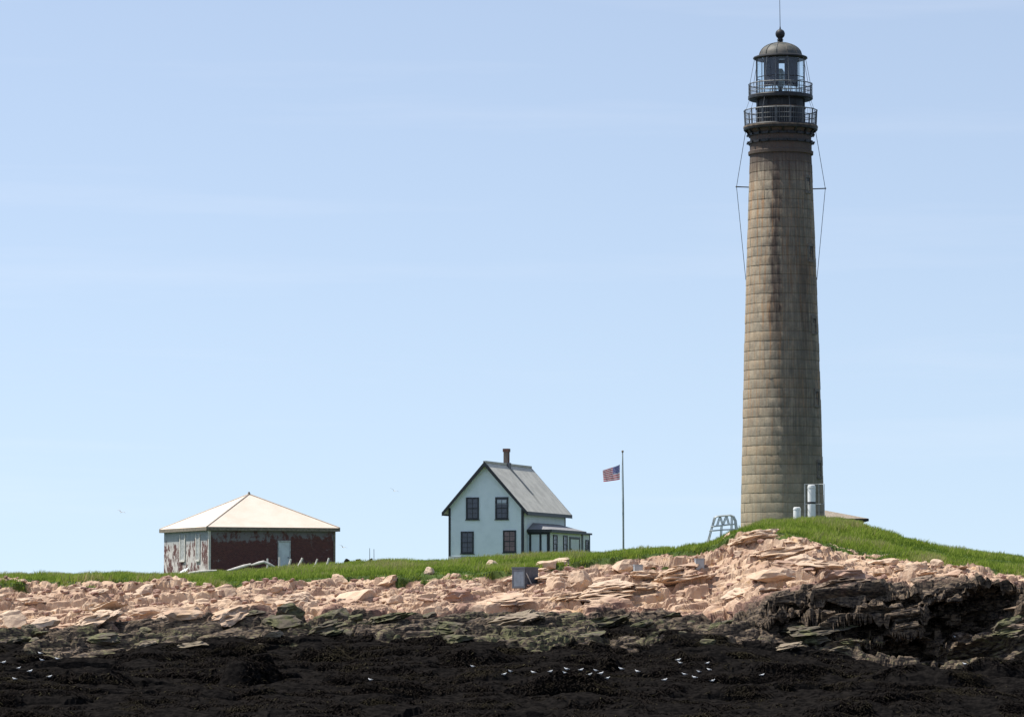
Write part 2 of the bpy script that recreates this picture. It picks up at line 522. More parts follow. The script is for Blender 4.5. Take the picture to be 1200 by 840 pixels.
# ------------------------------------------------------------------ lighthouse
DT = 276.0
AX = at(917, 612, DT).x
def tz(py): return at(917, py, DT).z
def trad(px, py):       # photo half-width -> metres at the tower's axis
    p = at(600 + px, py, DT); return p.x
Z0 = tz(612)

n = NT('granite_tower')
geo = n.n('ShaderNodeNewGeometry').outputs['Position']
sep = n.n('ShaderNodeSeparateXYZ'); n.t.links.new(geo, sep.inputs[0])
ang = n.math('ARCTAN2', n.math('SUBTRACT', sep.outputs[0], AX), n.math('SUBTRACT', DT, sep.outputs[1]))
zz = sep.outputs[2]
va = n.n('ShaderNodeCombineXYZ'); n.t.links.new(ang, va.inputs[0]); n.t.links.new(zz, va.inputs[2])
def mapped(sc):
    mp = n.n('ShaderNodeMapping'); mp.inputs['Scale'].default_value = sc
    n.t.links.new(va.outputs[0], mp.inputs[0]); return mp.outputs[0]
streak = n.noise(mapped((7, 1, 0.12)), 1.6, 5, 0.62)
streak2 = n.noise(mapped((14, 1, 0.25)), 1.4, 4, 0.6)
patch = n.noise(geo, 1.3, 8, 0.78)
grain = n.noise(geo, 9, 4, 0.7)
col = n.mix(n.step(patch, 0.32, 0.68), (0.235, 0.205, 0.16), (0.44, 0.365, 0.265))
rn = n.rand()
col = n.mix(n.step(rn, 0, 1, 0.0, 0.32), col, (0.25, 0.22, 0.17))
col = n.mix(n.math('MULTIPLY', n.step(n.math('FRACT', n.math('MULTIPLY', rn, 7.31)), 0.7, 1.0), 0.3), col, (0.46, 0.33, 0.20))
col = n.mix(n.math('MULTIPLY', n.step(streak, 0.47, 0.66), n.step(zz, tz(560), tz(330), 0.35, 0.9)), col, (0.36, 0.19, 0.085))
col = n.mix(n.math('MULTIPLY', n.step(streak2, 0.55, 0.75), 0.6), col, (0.12, 0.09, 0.072))
col = n.mix(n.math('MULTIPLY', n.step(grain, 0.5, 0.8), 0.5), col, (0.13, 0.115, 0.10))
def stain_shade(a0, wid, py_hi, py_lo, colr, k):
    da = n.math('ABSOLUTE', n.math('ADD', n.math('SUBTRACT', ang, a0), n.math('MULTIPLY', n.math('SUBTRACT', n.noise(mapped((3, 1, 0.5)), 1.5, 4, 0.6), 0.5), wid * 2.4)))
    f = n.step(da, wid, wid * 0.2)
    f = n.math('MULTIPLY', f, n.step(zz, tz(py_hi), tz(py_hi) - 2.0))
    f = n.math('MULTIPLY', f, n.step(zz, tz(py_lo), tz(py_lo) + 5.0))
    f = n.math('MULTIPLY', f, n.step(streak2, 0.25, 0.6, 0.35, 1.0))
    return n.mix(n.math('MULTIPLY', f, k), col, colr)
col = stain_shade(-0.24, 0.22, 185, 440, (0.06, 0.036, 0.033), 0.95)
col = stain_shade(0.62, 0.16, 290, 450, (0.15, 0.07, 0.04), 0.75)
col = stain_shade(0.75, 0.7, 200, 640, (0.085, 0.088, 0.072), 0.7)  # broad grey-green tint painted in to deepen the shade on the right flank
col = stain_shade(0.15, 0.75, 180, 600, (0.08, 0.075, 0.063), 0.6)
# soot and rust washed down from the iron gallery
soot = n.step(n.math('ADD', zz, n.math('MULTIPLY', n.math('SUBTRACT', streak, 0.5), 5.0)), tz(224), tz(186))
col = n.mix(n.math('MULTIPLY', soot, 0.88), col, (0.07, 0.055, 0.05))
# green-grey growth on the damp foot
col = n.mix(n.math('MULTIPLY', n.step(zz, Z0 + 9, Z0), 0.3), col, (0.30, 0.27, 0.175))
n.bump(grain, 0.5, 0.05)
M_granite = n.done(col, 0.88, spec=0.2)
M_mortar = simple('mortar', (0.20, 0.17, 0.14), 0.95, var=0.3, scale=3)
M_iron = simple('black_iron', (0.022, 0.023, 0.025), 0.55, var=0.5, scale=3.0, spec=0.35)
n = NT('weathered_copper')
f = n.noise(n.pos(), 2.2, 5, 0.65)
M_copper = n.done(n.mix(n.step(f, 0.35, 0.65), (0.06, 0.068, 0.062), (0.135, 0.12, 0.10)), 0.6, spec=0.4)
M_rustedge = simple('rusted_iron', (0.16, 0.12, 0.085), 0.8, var=0.45, scale=4)
n = NT('clear_glass')
tr = n.n('ShaderNodeBsdfTransparent'); gl = n.n('ShaderNodeBsdfGlossy'); gl.inputs['Roughness'].default_value = 0.03
fr = n.n('ShaderNodeLayerWeight'); fr.inputs[0].default_value = .5
ff_ = n.math('MULTIPLY_ADD', n.math('POWER', fr.outputs['Facing'], 4.0), 0.5, 0.03)
mx = n.n('ShaderNodeMixShader'); n.t.links.new(ff_, mx.inputs[0]); n.t.links.new(tr.outputs[0], mx.inputs[1]); n.t.links.new(gl.outputs[0], mx.inputs[2])
tr.inputs[0].default_value = (0.95, 0.98, 0.99, 1)
n.t.links.new(mx.outputs[0], n.t.nodes['Material Output'].inputs[0])
M_glass = n.m
M_white = simple('white_paint', (0.76, 0.77, 0.76), 0.5, var=0.06, scale=2)
M_brightlens = simple('lens_prism', (0.62, 0.68, 0.66), 0.12, var=0.1, scale=4, spec=0.8)

M_rail = simple('grey_iron_rail', (0.13, 0.14, 0.15), .55, var=.3, scale=3)
LH = empty('lighthouse', (AX, DT, Z0 - 1.2))
tag(LH, 'tall tapering grey granite lighthouse with black lantern and two iron galleries', 'lighthouse')
bz = LH.location.z
def L(py): return tz(py) - bz          # photo row -> local height
NB = 12
prof_r = [(630, 49.6), (612, 49.0), (550, 47.5), (480, 45.8), (400, 43.7), (300, 40.4), (200, 36.8), (182, 36.0)]
zs = np.array([L(p) for p, _ in prof_r]); rs = np.array([trad(r, p) for p, r in prof_r])
def rad_at(z): return float(np.interp(z, zs, rs))
core = MB(); core.lathe([(0.0, -0.4)] + [(rad_at(z) - 0.05, z) for z in np.linspace(-0.4, L(182), 30)] + [(0.0, L(182))], 64)
shaft = core.build('shaft', M_mortar, LH, smooth=True)
z_top = L(182)
NCOURSE = 41
hc = (z_top + 0.2) / NCOURSE
def block_mesh(z0, z1, a_half):
    """one curved granite block with a chamfered edge, centred on -Y"""
    g = 0.007; ch = 0.03; seg = 4
    vs, fs = [], []
    zl = [z0 + g, z0 + g + ch, z1 - g - ch, z1 - g]
    for zi, zv in enumerate(zl):
        rr = rad_at(zv)
        ag = 0.003 / rr; ac = 0.012 / rr
        al = [-a_half + ag] + list(np.linspace(-a_half + ag + ac, a_half - ag - ac, seg)) + [a_half - ag]
        for ai, av in enumerate(al):
            ed = zi in (0, 3) or ai in (0, len(al) - 1)
            r_ = rr - (0.014 if zi in (0, 3) else 0.005 if ed else 0.0)
            vs.append((r_ * math.sin(av), -r_ * math.cos(av), zv))
    m_ = seg + 2
    for i in range(3):
        for j in range(m_ - 1):
            fs.append((i*m_+j, i*m_+j+1, (i+1)*m_+j+1, (i+1)*m_+j))
    return vs, fs
rear = MB(); nfront = 0
for c in range(NCOURSE):
    z0, z1 = -0.2 + c * hc, -0.2 + (c + 1) * hc
    NB = random.choice((10, 11, 12, 13, 14)); ah = math.pi / NB
    vs, fs = block_mesh(z0, z1, ah)
    me = None
    off = random.uniform(0, 1)
    for k in range(NB):
        a = (k + off) * 2 * math.pi / NB
        a = (a + math.pi) % (2 * math.pi) - math.pi
        s = 1 + random.uniform(-0.004, 0.005)
        if abs(a + 0.11) < R(104) and nfront < 296 and c >= 1:
            if me is None:
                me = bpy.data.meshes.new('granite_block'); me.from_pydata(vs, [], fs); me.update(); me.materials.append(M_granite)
                me.shade_smooth(); me.set_sharp_from_angle(angle=R(25))
            o = bpy.data.objects.new('granite_block', me); link(o, shaft)
            o.rotation_euler = (0, 0, a); o.scale = (s, s, 1)
            nfront += 1
        else:
            ca, sa = math.cos(a), math.sin(a)
            rear.add([((x*ca - y*sa) * s, (x*sa + y*ca) * s, z) for x, y, z in vs], fs)
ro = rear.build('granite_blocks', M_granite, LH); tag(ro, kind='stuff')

def ring(name, prof, mat, parent=LH, seg=64, smooth=True):
    m_ = MB(); m_.lathe([(trad(r, py), L(py)) for r, py in prof], seg)
    return m_.build(name, mat, parent, smooth=smooth)
# corbelled top of the masonry
ring('stone_collar', [(35.6, 182.5), (38.0, 182), (38.2, 178.5), (36.3, 177.5), (36.2, 169.5), (35, 169)], M_granite)
ring('iron_band', [(36, 169.6), (38.2, 169.4), (38.2, 166.6), (36, 166.4)], M_iron)
ring('stone_neck', [(35.8, 166.5), (35.8, 160.4)], M_granite)
ring('iron_band', [(36, 160.5), (37.6, 160.4), (37.6, 157.8), (36, 157.6)], M_iron)
ring('cornice', [(35.5, 158), (36.8, 156.5), (38.2, 154.5), (39, 153.0)], M_granite)
for py in (168, 159):
    for k in range(20):
        a = 2 * math.pi * (k + .5) / 20
        m_ = MB(); r0, r1 = trad(37.5, py), trad(40.0, py)
        m_.bar((r0 * math.cos(a), r0 * math.sin(a), L(py)), (r1 * math.cos(a), r1 * math.sin(a), L(py)), 0.13)
        m_.build('bolt_head', M_iron, LH)
# lower gallery
ring('gallery_deck', [(0, 153.6), (42.8, 153.6), (43.4, 152.6), (43.4, 148.6), (42.6, 147.6), (0, 147.6)], M_iron, seg=48)
ring('deck_edge', [(43.3, 150.6), (43.7, 150.6), (43.7, 149.0), (43.3, 149.0)], M_rustedge, seg=48)
for k in range(16):
    a = 2 * math.pi * k / 16
    m_ = MB()
    c_, s_ = math.cos(a), math.sin(a)
    pts = [(trad(36.3, 157), L(160)), (trad(36.3, 154), L(153.4)), (trad(42.4, 153), L(153.4))]
    w_ = 0.07
    vs = [(r * c_ - e * s_, r * s_ + e * c_, z) for e in (-w_, w_) for r, z in pts]
    m_.add(vs, [(0, 1, 2), (5, 4, 3), (0, 3, 4, 1), (1, 4, 5, 2), (2, 5, 3, 0)])
    m_.build('bracket', M_iron, LH)
def railing(rpx, py0, py1, npost, tilt=0.0):
    r0, r1 = trad(rpx, py0), trad(rpx + tilt, py1)
    zb, zt = L(py0), L(py1)
    for k in range(npost):
        a = 2 * math.pi * (k + .5) / npost
        m_ = MB(); m_.tube([(r0 * math.cos(a), r0 * math.sin(a), zb), (r1 * math.cos(a), r1 * math.sin(a), zt + 0.06)], 0.042, 6)
        m_.build('railing_post', M_rail, LH)
    for f, th in ((1.0, 0.04), (0.62, 0.022), (0.3, 0.022)):
        m_ = MB(); r_ = r0 + (r1 - r0) * f; z_ = zb + (zt - zb) * f
        m_.lathe([(r_ - th, z_), (r_, z_ + th), (r_ + th, z_), (r_, z_ - th), (r_ - th, z_)], 48)
        m_.build('railing_rail', M_rail, LH)
    m_ = MB()
    nb = npost * 6
    for k in range(nb):
        a = 2 * math.pi * (k + .5) / nb
        m_.tube([(r0 * math.cos(a), r0 * math.sin(a), zb), (r1 * math.cos(a), r1 * math.sin(a), zt)], 0.012, 4)
    tag(m_.build('balusters', M_rail, LH), kind='stuff')
railing(42.0, 147.6, 130.5, 16, 0.8)
# watch room
ring('watch_room', [(28.2, 148), (28.2, 130), (28.0, 117)], M_iron, seg=40)
ring('watch_room_ledge', [(28.0, 128.4), (29.4, 128.2), (29.4, 126.6), (28.0, 126.2)], M_rustedge, seg=40)
ring('watch_room_plinth', [(28.0, 147.7), (30.0, 147.5), (30.0, 145), (28.0, 144.4)], M_iron, seg=40)
for k in range(10):
    a = 2 * math.pi * (k + .5) / 10
    m_ = MB(); r_ = trad(28.3, 130)
    m_.bar((r_ * math.cos(a), r_ * math.sin(a), L(145)), (r_ * math.cos(a), r_ * math.sin(a), L(118)), 0.12)
    m_.build('plate_seam', M_iron, LH)
# upper gallery
ring('upper_gallery_deck', [(0, 117.6), (36.6, 117.6), (38.0, 116.6), (38.0, 113.4), (37.4, 112.6), (0, 112.6)], M_iron, seg=40)
railing(37.2, 112.6, 99.5, 12, 0.0)
# lantern
NP = 12
zb, zm, zt = L(112.6), L(92), L(69)
rl = trad(28.6, 90)
for k in range(NP):
    a0 = 2 * math.pi * (k + .5) / NP; a1 = 2 * math.pi * (k + 1.5) / NP
    c0 = Vector((rl * math.cos(a0), rl * math.sin(a0), 0)); c1 = Vector((rl * math.cos(a1), rl * math.sin(a1), 0))
    m_ = MB(); m_.bar(c0 + Vector((0, 0, zb)), c0 + Vector((0, 0, zt)), 0.06); m_.build('mullion', M_rail, LH)
    for z_, th in ((zb + .06, .12), (zm, .05), (zt - .05, .1)):
        m_ = MB(); m_.bar(c0 + Vector((0, 0, z_)), c1 + Vector((0, 0, z_)), th * 0.8, th); m_.build('glazing_bar', M_iron, LH)
    for z_a, z_b in ((zb + .1, zm - .03), (zm + .03, zt - .1)):
        i0 = c0 + (c1 - c0) * .04; i1 = c1 - (c1 - c0) * .04
        nn = ((c0 + c1) / 2).normalized() * 0.012
        vs = [p + q + Vector((0, 0, z_)) for q in (nn * 0, -nn) for p, z_ in ((i0, z_a), (i1, z_a), (i1, z_b), (i0, z_b))]
        mesh_obj('pane', vs, [(0,1,2,3),(7,6,5,4),(0,4,5,1),(1,5,6,2),(2,6,7,3),(3,7,4,0)], M_glass, LH)
# dark blinds drawn inside the glazing, open along the line of sight
M_blind = simple('dark_blind', (0.028, 0.028, 0.045), 0.9, var=0.3, scale=2)
for sgn in (-1, 1):
    m_ = MB(); rr = trad(24, 88)
    aa = [math.asin(sgn * x / 24.0) for x in np.linspace(3.4, 19.5, 9)]
    for sy in (-1,):
        vs = []
        for e in (0, 0.03):
            for z_ in (L(104), L(70)):
                for a in aa: vs.append(((rr - e) * math.sin(a), sy * (rr - e) * math.cos(a), z_))
        nn_ = len(aa); fs = []
        for i in range(nn_ - 1):
            fs += [(i, i+1, nn_+i+1, nn_+i), (2*nn_+i, 3*nn_+i, 3*nn_+i+1, 2*nn_+i+1), (i, 2*nn_+i, 2*nn_+i+1, i+1), (nn_+i, nn_+i+1, 3*nn_+i+1, 3*nn_+i)]
        m_.add(vs, fs)
    m_.build('blind', M_blind, LH)
# lens on its pedestal
m_ = MB(); m_.lathe([(0, L(103)), (trad(3, 103), L(103)), (trad(5.0, 97), L(99)), (trad(6.0, 92), L(92)), (trad(5.0, 86), L(85)), (trad(2.5, 82), L(81)), (0, L(81))], 16)
m_.build('lens', M_brightlens, LH, smooth=True)
m_ = MB(); m_.lathe([(trad(4, 112), L(112.6)), (trad(2.2, 108), L(110)), (trad(2.2, 104), L(103)), (0, L(103))], 12); m_.build('lens_pedestal', M_iron, LH)
# roof
ring('lantern_eave', [(28, 70.5), (29.6, 70.3), (32.0, 69.0), (31.6, 67.6), (28.5, 66.4), (25.2, 66.2)], M_iron, seg=36)
dome = [(25.4, 66.0)] + [(25.2 * math.cos(t), 66 - 15.6 * math.sin(t)) for t in np.linspace(0.12, 1.47, 10)]
ring('dome', dome, M_copper, seg=36)
for k in range(12):
    a = 2 * math.pi * (k + .5) / 12
    m_ = MB(); m_.tube([((trad(r, py) + .01) * math.cos(a), (trad(r, py) + .01) * math.sin(a), L(py)) for r, py in dome], 0.035, 5)
    m_.build('dome_rib', M_copper, LH)
ring('vent_neck', [(4.0, 51.5), (3.6, 49.6), (2.9, 48.5), (3.9, 47.2), (3.0, 46.4), (3.0, 44.2)], M_iron, seg=20)
ring('vent_ball', [(0.3, 46.1)] + [(5.6 * math.sin(t), 40.2 + 5.7 * math.cos(t)) for t in np.linspace(0.35, 2.95, 12)] + [(0.05, 34.5)], M_iron, seg=20)
m_ = MB(); m_.tube([(0, 0, L(35.5)), (0, 0, L(31)), (-0.03, 0, L(-12))], [0.09, 0.028, 0.018], 6)
m_.build('lightning_rod', M_iron, LH)
for k in range(8):
    a = 2 * math.pi * (k + .25) / 8
    m_ = MB(); r0, r1 = trad(31, 69), trad(37.0, 99)
    m_.tube([(r0 * math.cos(a), r0 * math.sin(a), L(69.5)), (r1 * math.cos(a), r1 * math.sin(a), L(100))], 0.017, 5)
    m_.build('stay_rod', M_rail, LH)
for k in range(8):
    a = 2 * math.pi * (k + .25) / 8
    m_ = MB(); r0, r1 = trad(37, 117), trad(42.0, 131)
    m_.tube([(r0 * math.cos(a), r0 * math.sin(a), L(117)), (r1 * math.cos(a), r1 * math.sin(a), L(131))], 0.014, 5)
    m_.build('stay_rod', M_rail, LH)
# side cables held off by spreaders
for sg, rows in ((-1, (154, 219, 328)), (1, (154, 221, 328))):
    rw = trad(36.9, 219)
    m_ = MB(); m_.tube([(sg * (rw - .1), 0, L(rows[1]) - .04), (sg * trad(52, 219), 0, L(rows[1]))], 0.045, 6); m_.build('spreader', M_iron, LH)
    m_ = MB(); m_.tube([(sg * trad(41, 154), 0, L(rows[0])), (sg * trad(52, 219), 0, L(rows[1])), (sg * (rad_at(L(rows[2])) + .02), 0, L(rows[2]))], 0.021, 5); m_.build('stay_cable', M_iron, LH)
    m_ = MB(); m_.lathe([(0, L(rows[1]) - .08), (.09, L(rows[1])), (0, L(rows[1]) + .08)], 8, cx=sg * trad(52, 219)); m_.build('cable_clamp', M_iron, LH)
# stair windows down the right flank
M_darkpane = simple('dark_window', (0.012, 0.014, 0.018), 0.25, var=0.3, spec=0.6)
M_lintel = simple('granite_lintel', (0.15, 0.135, 0.115), 0.9, var=0.25, scale=5)
for py in (219, 299, 383, 468, 551):
    z_ = L(py); rr = rad_at(z_); a = R(52 + (py - 219) * 0.025)
    we = bpy.data.objects.new('stair_window', None); link(we, LH); we.empty_display_size = .1
    lean = math.atan((rad_at(z_ - .6) - rad_at(z_ + .6)) / 1.2)
    we.location = (rr * math.sin(a), -rr * math.cos(a), z_); we.rotation_euler = (-lean * 0, 0, a)
    hw, hh, e = .26, .5, .02
    m_ = MB(); m_.box(-hw-.1, hw+.1, -e-.04, .2, hh, hh+.2); m_.build('lintel', M_lintel, we)
    m_ = MB(); m_.box(-hw-.12, hw+.12, -e-.08, .2, -hh-.16, -hh); m_.build('sill', M_lintel, we)
    for s_ in (-1, 1):
        m_ = MB(); m_.box(min(s_*hw, s_*(hw+.09)), max(s_*hw, s_*(hw+.09)), -e-.02, .2, -hh, hh); m_.build('jamb', M_lintel, we)
    m_ = MB(); m_.box(-hw, hw, -e+.045, .1, -hh, hh); m_.build('pane', M_darkpane, we)
    m_ = MB(); m_.box(-.025, .025, -e+.02, -e+.05, -hh, hh); m_.box(-hw, hw, -e+.021, -e+.049, -.025, .025); m_.build('sash_bar', M_iron, we)

# ------------------------------------------------------------------ keeper's house
M_hwall = None
n = NT('white_clapboard')
geo = n.n('ShaderNodeTexCoord').outputs['Object']
sp_ = n.n('ShaderNodeSeparateXYZ'); n.t.links.new(geo, sp_.inputs[0])
board = n.math('FRACT', n.math('MULTIPLY', sp_.outputs[2], 7.5))
n.bump(board, 0.5, 0.02)
dirt = n.noise(geo, 1.3, 5, 0.6)
M_clap = n.done(n.mix(n.step(dirt, 0.4, 0.75), (0.77, 0.86, 0.89), (0.70, 0.79, 0.82)), 0.6, spec=0.2)
M_trim = simple('black_trim', (0.016, 0.02, 0.024), 0.5, var=0.3, scale=3)
n = NT('grey_shingles')
tc = n.n('ShaderNodeTexCoord').outputs['Object']
br = n.n('ShaderNodeTexBrick')
f1 = n.noise(tc, 1.1, 5, 0.65); f2 = n.noise(tc, 11, 4, 0.7)
col = n.mix(n.step(f1, 0.35, 0.65), (0.50, 0.485, 0.44), (0.62, 0.60, 0.54))
col = n.mix(n.math('MULTIPLY', n.step(f2, 0.5, 0.72), 0.5), col, (0.33, 0.32, 0.30))
s3 = n.n('ShaderNodeSeparateXYZ'); n.t.links.new(tc, s3.inputs[0])
# soot washed down the slope below the chimney
sd = n.math('ABSOLUTE', n.math('SUBTRACT', s3.outputs[1], n.math('ADD', 4.95, n.math('MULTIPLY', n.math('SUBTRACT', f1, 0.5), 0.4))))
sf = n.math('MULTIPLY', n.step(sd, 0.42, 0.1), n.step(s3.outputs[2], 4.4, 6.2))
col = n.mix(n.math('MULTIPLY', sf, 0.7), col, (0.10, 0.10, 0.095))
crs = n.math('FRACT', n.math('MULTIPLY', s3.outputs[2], 6.5))
n.bump(n.math('ADD', crs, f2), 0.35, 0.02)
M_shingle = n.done(col, 0.9, spec=0.15)
n = NT('chimney_brick')
tc = n.n('ShaderNodeTexCoord').outputs['Object']
bk = n.n('ShaderNodeTexBrick'); n.t.links.new(tc, bk.inputs[0]); bk.inputs['Scale'].default_value = 4
for i, c_ in ((1, (0.17, 0.075, 0.055)), (2, (0.10, 0.05, 0.04)), (3, (0.16, 0.13, 0.11))): bk.inputs[i].default_value = (*c_, 1)
M_cbrick = n.done(bk.outputs[0], 0.9)
M_curtain = simple('pink_curtain_pane', (0.20, 0.13, 0.125), 0.3, var=0.3, scale=5, spec=0.5)
M_blindpane = simple('pale_blind', (0.45, 0.5, 0.55), 0.6, var=0.1)
M_hpane = simple('dark_pane', (0.035, 0.04, 0.062), 0.12, var=0.4, scale=1.5, spec=0.6)
M_found = simple('pale_foundation', (0.55, 0.56, 0.54), 0.9, var=0.2, scale=2)

DH = 279.0
TH = R(18)
hc_ = at(613, 652, DH)
HZ = hc_.z - 0.9
H = empty('keepers_house', (hc_.x, hc_.y, HZ), -TH)
tag(H, 'white two-storey gabled house with black trim and grey shingle roof', 'house')
W_, L_ = 5.82, 10.6
ZE = at(613, 594, DH).z - HZ          # eave height
ZA = at(570, 542.5, DH).z - HZ        # apex height (front wall plane)
HM = -W_ / 2
m_ = MB()
m_.add([(-W_,0,0),(0,0,0),(0,0,ZE),(HM,0,ZA-.1),(-W_,0,ZE),(-W_,L_,0),(0,L_,0),(0,L_,ZE),(HM,L_,ZA-.1),(-W_,L_,ZE)],
       [(0,1,2,3,4),(9,8,7,6,5),(1,6,7,2),(5,0,4,9),(2,7,8,3),(4,3,8,9)])
m_.build('wall', M_clap, H)
m_ = MB(); m_.box(-W_-.04, .04, -.04, L_+.04, -.9, .95); m_.build('foundation', M_found, H)
sl = (ZA - ZE) / (W_ / 2)
for sg, nm in ((1, 'roof'), (-1, 'roof')):
    ov = .42; fo = .32; th = .14
    xe = (W_ / 2 + ov) * sg + HM
    ze = ZE - ov * sl
    vs = []
    for y in (-fo, L_ + fo):
        vs += [(HM, y, ZA), (xe, y, ze), (xe, y, ze + th), (HM, y, ZA + th)]
    fs = [(0,1,2,3),(7,6,5,4),(3,2,6,7),(0,4,5,1),(1,5,6,2),(0,3,7,4)]
    if sg < 0: fs = [f[::-1] for f in fs]
    rf = mesh_obj('roof_slope', vs, fs, M_shingle, H)
    # barge board on the gable and fascia along the eave
    for y in (-fo - .05, L_ + fo + .002):
        b1 = MB()
        q = [(HM, ZA + th + .01), (xe + .03*sg, ze + th - .02), (xe + .03*sg, ze - .16), (HM, ZA - .20)]
        vs = [(x, yy, z) for yy in (y, y + .048) for x, z in q]
        ff = [(0,1,2,3),(7,6,5,4),(0,4,5,1),(1,5,6,2),(2,6,7,3),(3,7,4,0)]
        b1.add(vs, ff if sg < 0 else [f[::-1] for f in ff])
        b1.build('barge_board', M_trim, rf)
    b2 = MB(); b2.box(min(xe, xe+.05*sg), max(xe, xe+.05*sg), -fo, L_+fo, ze-.12, ze+th+.005); b2.build('fascia', M_trim, rf)
rc = MB(); rc.box(HM-.12, HM+.12, -.3, L_+.3, ZA+.06, ZA+.2); rc.build('ridge_cap', M_shingle, H)
ch = bpy.data.objects.new('chimney', None); link(ch, H)
cy = 4.95
zc0, zc1 = ZA - .5, at(594, 525, DH + cy * math.cos(TH)).z - HZ
m_ = MB(); m_.box(HM-.18, HM+.18, cy-.2, cy+.2, zc0, zc1-.25); m_.build('shaft', M_cbrick, ch)
m_ = MB(); m_.box(HM-.225, HM+.225, cy-.25, cy+.25, zc1-.25, zc1); m_.build('cap', M_cbrick, ch)
m_ = MB(); m_.box(HM-.28, HM+.28, cy-.3, cy+.3, ZA-.2, ZA+.24); m_.build('flashing', simple('lead_flashing', (0.12,0.12,0.13), .6), ch)
# corner boards and frieze
for x0, x1, y0, y1 in ((-W_-.03, -W_+.14, -.03, .16), (-.14, .03, -.03, .16), (-.16, .03, L_-.14, L_+.03), (-W_-.03, -W_+.14, L_-.14, L_+.03)):
    m_ = MB(); m_.box(x0, x1, y0, y1, .95, ZE - .02); m_.build('corner_board', M_trim, H)
m_ = MB(); m_.box(.005, .05, .16, L_-.14, ZE-.42, ZE-.02); m_.build('frieze', M_trim, H)

def window(parent, xc, zc, ww, hh, pane_mats, face='front', off=0.0):
    """double-hung sash; face 'front' lies in local XZ looking to -Y, 'side' in YZ looking to +X"""
    we = bpy.data.objects.new('window', None); link(we, parent); we.empty_display_size = .1
    if face == 'front': we.location = (xc, off, zc)
    elif face == 'side': we.location = (off, xc, zc); we.rotation_euler = (0, 0, R(90))
    else: we.location = (off, xc, zc); we.rotation_euler = (0, 0, R(-90))
    w2, h2, fr_ = ww / 2, hh / 2, .11
    m_ = MB()
    m_.box(-w2, -w2+fr_, -.06, .03, -h2, h2); m_.box(w2-fr_, w2, -.06, .03, -h2, h2)
    m_.box(-w2+fr_, w2-fr_, -.06, .03, h2-fr_, h2); m_.box(-w2+fr_, w2-fr_, -.06, .03, -h2, -h2+fr_)
    m_.build('frame', M_trim, we)
    m_ = MB(); m_.box(-w2-.05, w2+.05, -.10, .03, -h2-.06, -h2-.001); m_.build('sill', M_trim, we)
    iw, ih = w2 - fr_, h2 - fr_
    for r, (za, zb_) in enumerate(((-ih, -.03), (.03, ih))):
        y = -.012 if r == 0 else -.024
        m_ = MB(); m_.box(-.018, .018, y-.015, y+.005, za, zb_); m_.box(-iw, iw, y-.016, y+.004, (za+zb_)/2-.015, (za+zb_)/2+.015); m_.build('muntin', M_trim, we)
        m_ = MB(); m_.box(-iw, iw, y, .02, za, zb_); m_.build('pane', pane_mats[r], we)
    m_ = MB(); m_.box(-iw, iw, -.045, .0, -.035, .035); m_.build('meeting_rail', M_trim, we)
    return we
def hx(px, d=DH): return (px - 613) / 86.0 * W_
def hz(py, d=DH): return at(570, py, d).z - HZ
for (pa, pb, ra, rb, mats) in ((547, 562, 582, 608, (M_hpane, M_hpane)), (581, 596, 582, 608, (M_hpane, M_hpane)), (541, 556, 622, 648, (M_hpane, M_hpane)), (590, 605, 621, 647, (M_curtain, M_curtain))):
    wd_ = window(H, hx((pa + pb) / 2), (hz(ra) + hz(rb)) / 2, hx(pb) - hx(pa), hz(ra) - hz(rb), mats, 'front', -.002)
    if pa == 581:
        m_ = MB(); m_.box(-.36, .36, -.031, -.026, .32, .62); tag(m_.build('blind', M_blindpane, wd_), 'pale blind pulled part way down')
for y_ in (2.6, 6.4):
    for zc in ((hz(595)), (hz(635))):
        window(H, y_, zc, 1.0, 1.6, (M_hpane, M_hpane), 'left', -W_ + .002)
# porch along the right side
PW, P0, P1 = 1.62, 1.2, 9.7
PE = hz(621.5); PT = hz(611.5)
m_ = MB(); m_.box(.005, PW, P0, P1, .3, PE); m_.build('porch_wall', M_clap, H)
m_ = MB()
e_ = .28
m_.add([(.02, P0-e_, PE-.02), (PW+e_, P0-e_, PE-.02), (PW+e_, P1+.1, PE-.02), (.02, P1+.1, PE-.02),
        (.02, P0-e_, PE+.1), (PW+e_, P0-e_, PE+.1), (PW+e_, P1+.1, PE+.1), (.02, P1+.1, PE+.1), (.02, P0+1.15, PT), (.02, P1-.6, PT)],
       [(3,2,1,0), (0,1,5,4), (1,2,6,5), (2,3,7,6), (4,5,8), (5,6,9,8), (6,7,9), (3,0,4,8,9,7)])
pr = m_.build('porch_roof', simple('porch_roof_grey', (0.24, 0.24, 0.25), .9, var=.2, scale=5), H)
m_ = MB(); m_.box(-.03, PW+e_+.03, P0-e_-.04, P0-e_-.002, PE-.12, PE+.11); m_.build('fascia', M_trim, pr)
m_ = MB(); m_.box(PW+e_+.002, PW+e_+.04, P0-e_-.03, P1+.12, PE-.12, PE+.11); m_.build('fascia', M_trim, pr)
for xp in (.18, .98, PW-.06):
    m_ = MB(); m_.box(xp-.075, xp+.075, P0-.05, P0-.004, .3, PE-.03); m_.build('porch_post', M_trim, H)
m_ = MB(); m_.box(.005, PW, P0-.04, P0-.003, PE-.26, PE-.03); m_.build('porch_beam', M_trim, H)
for yp in (P0+.1, P1-.06):
    m_ = MB(); m_.box(PW+.004, PW+.05, yp-.09, yp+.09, .3, PE-.03); m_.build('porch_post', M_trim, H)
for yp in (2.75, 5.3):
    window(H, yp, PE - .95, 1.0, 1.35, (M_hpane, M_hpane), 'side', PW + .002)
dr = bpy.data.objects.new('door', None); link(dr, H)
m_ = MB(); y0, y1, zt_ = 6.4, 9.0, PE - .35
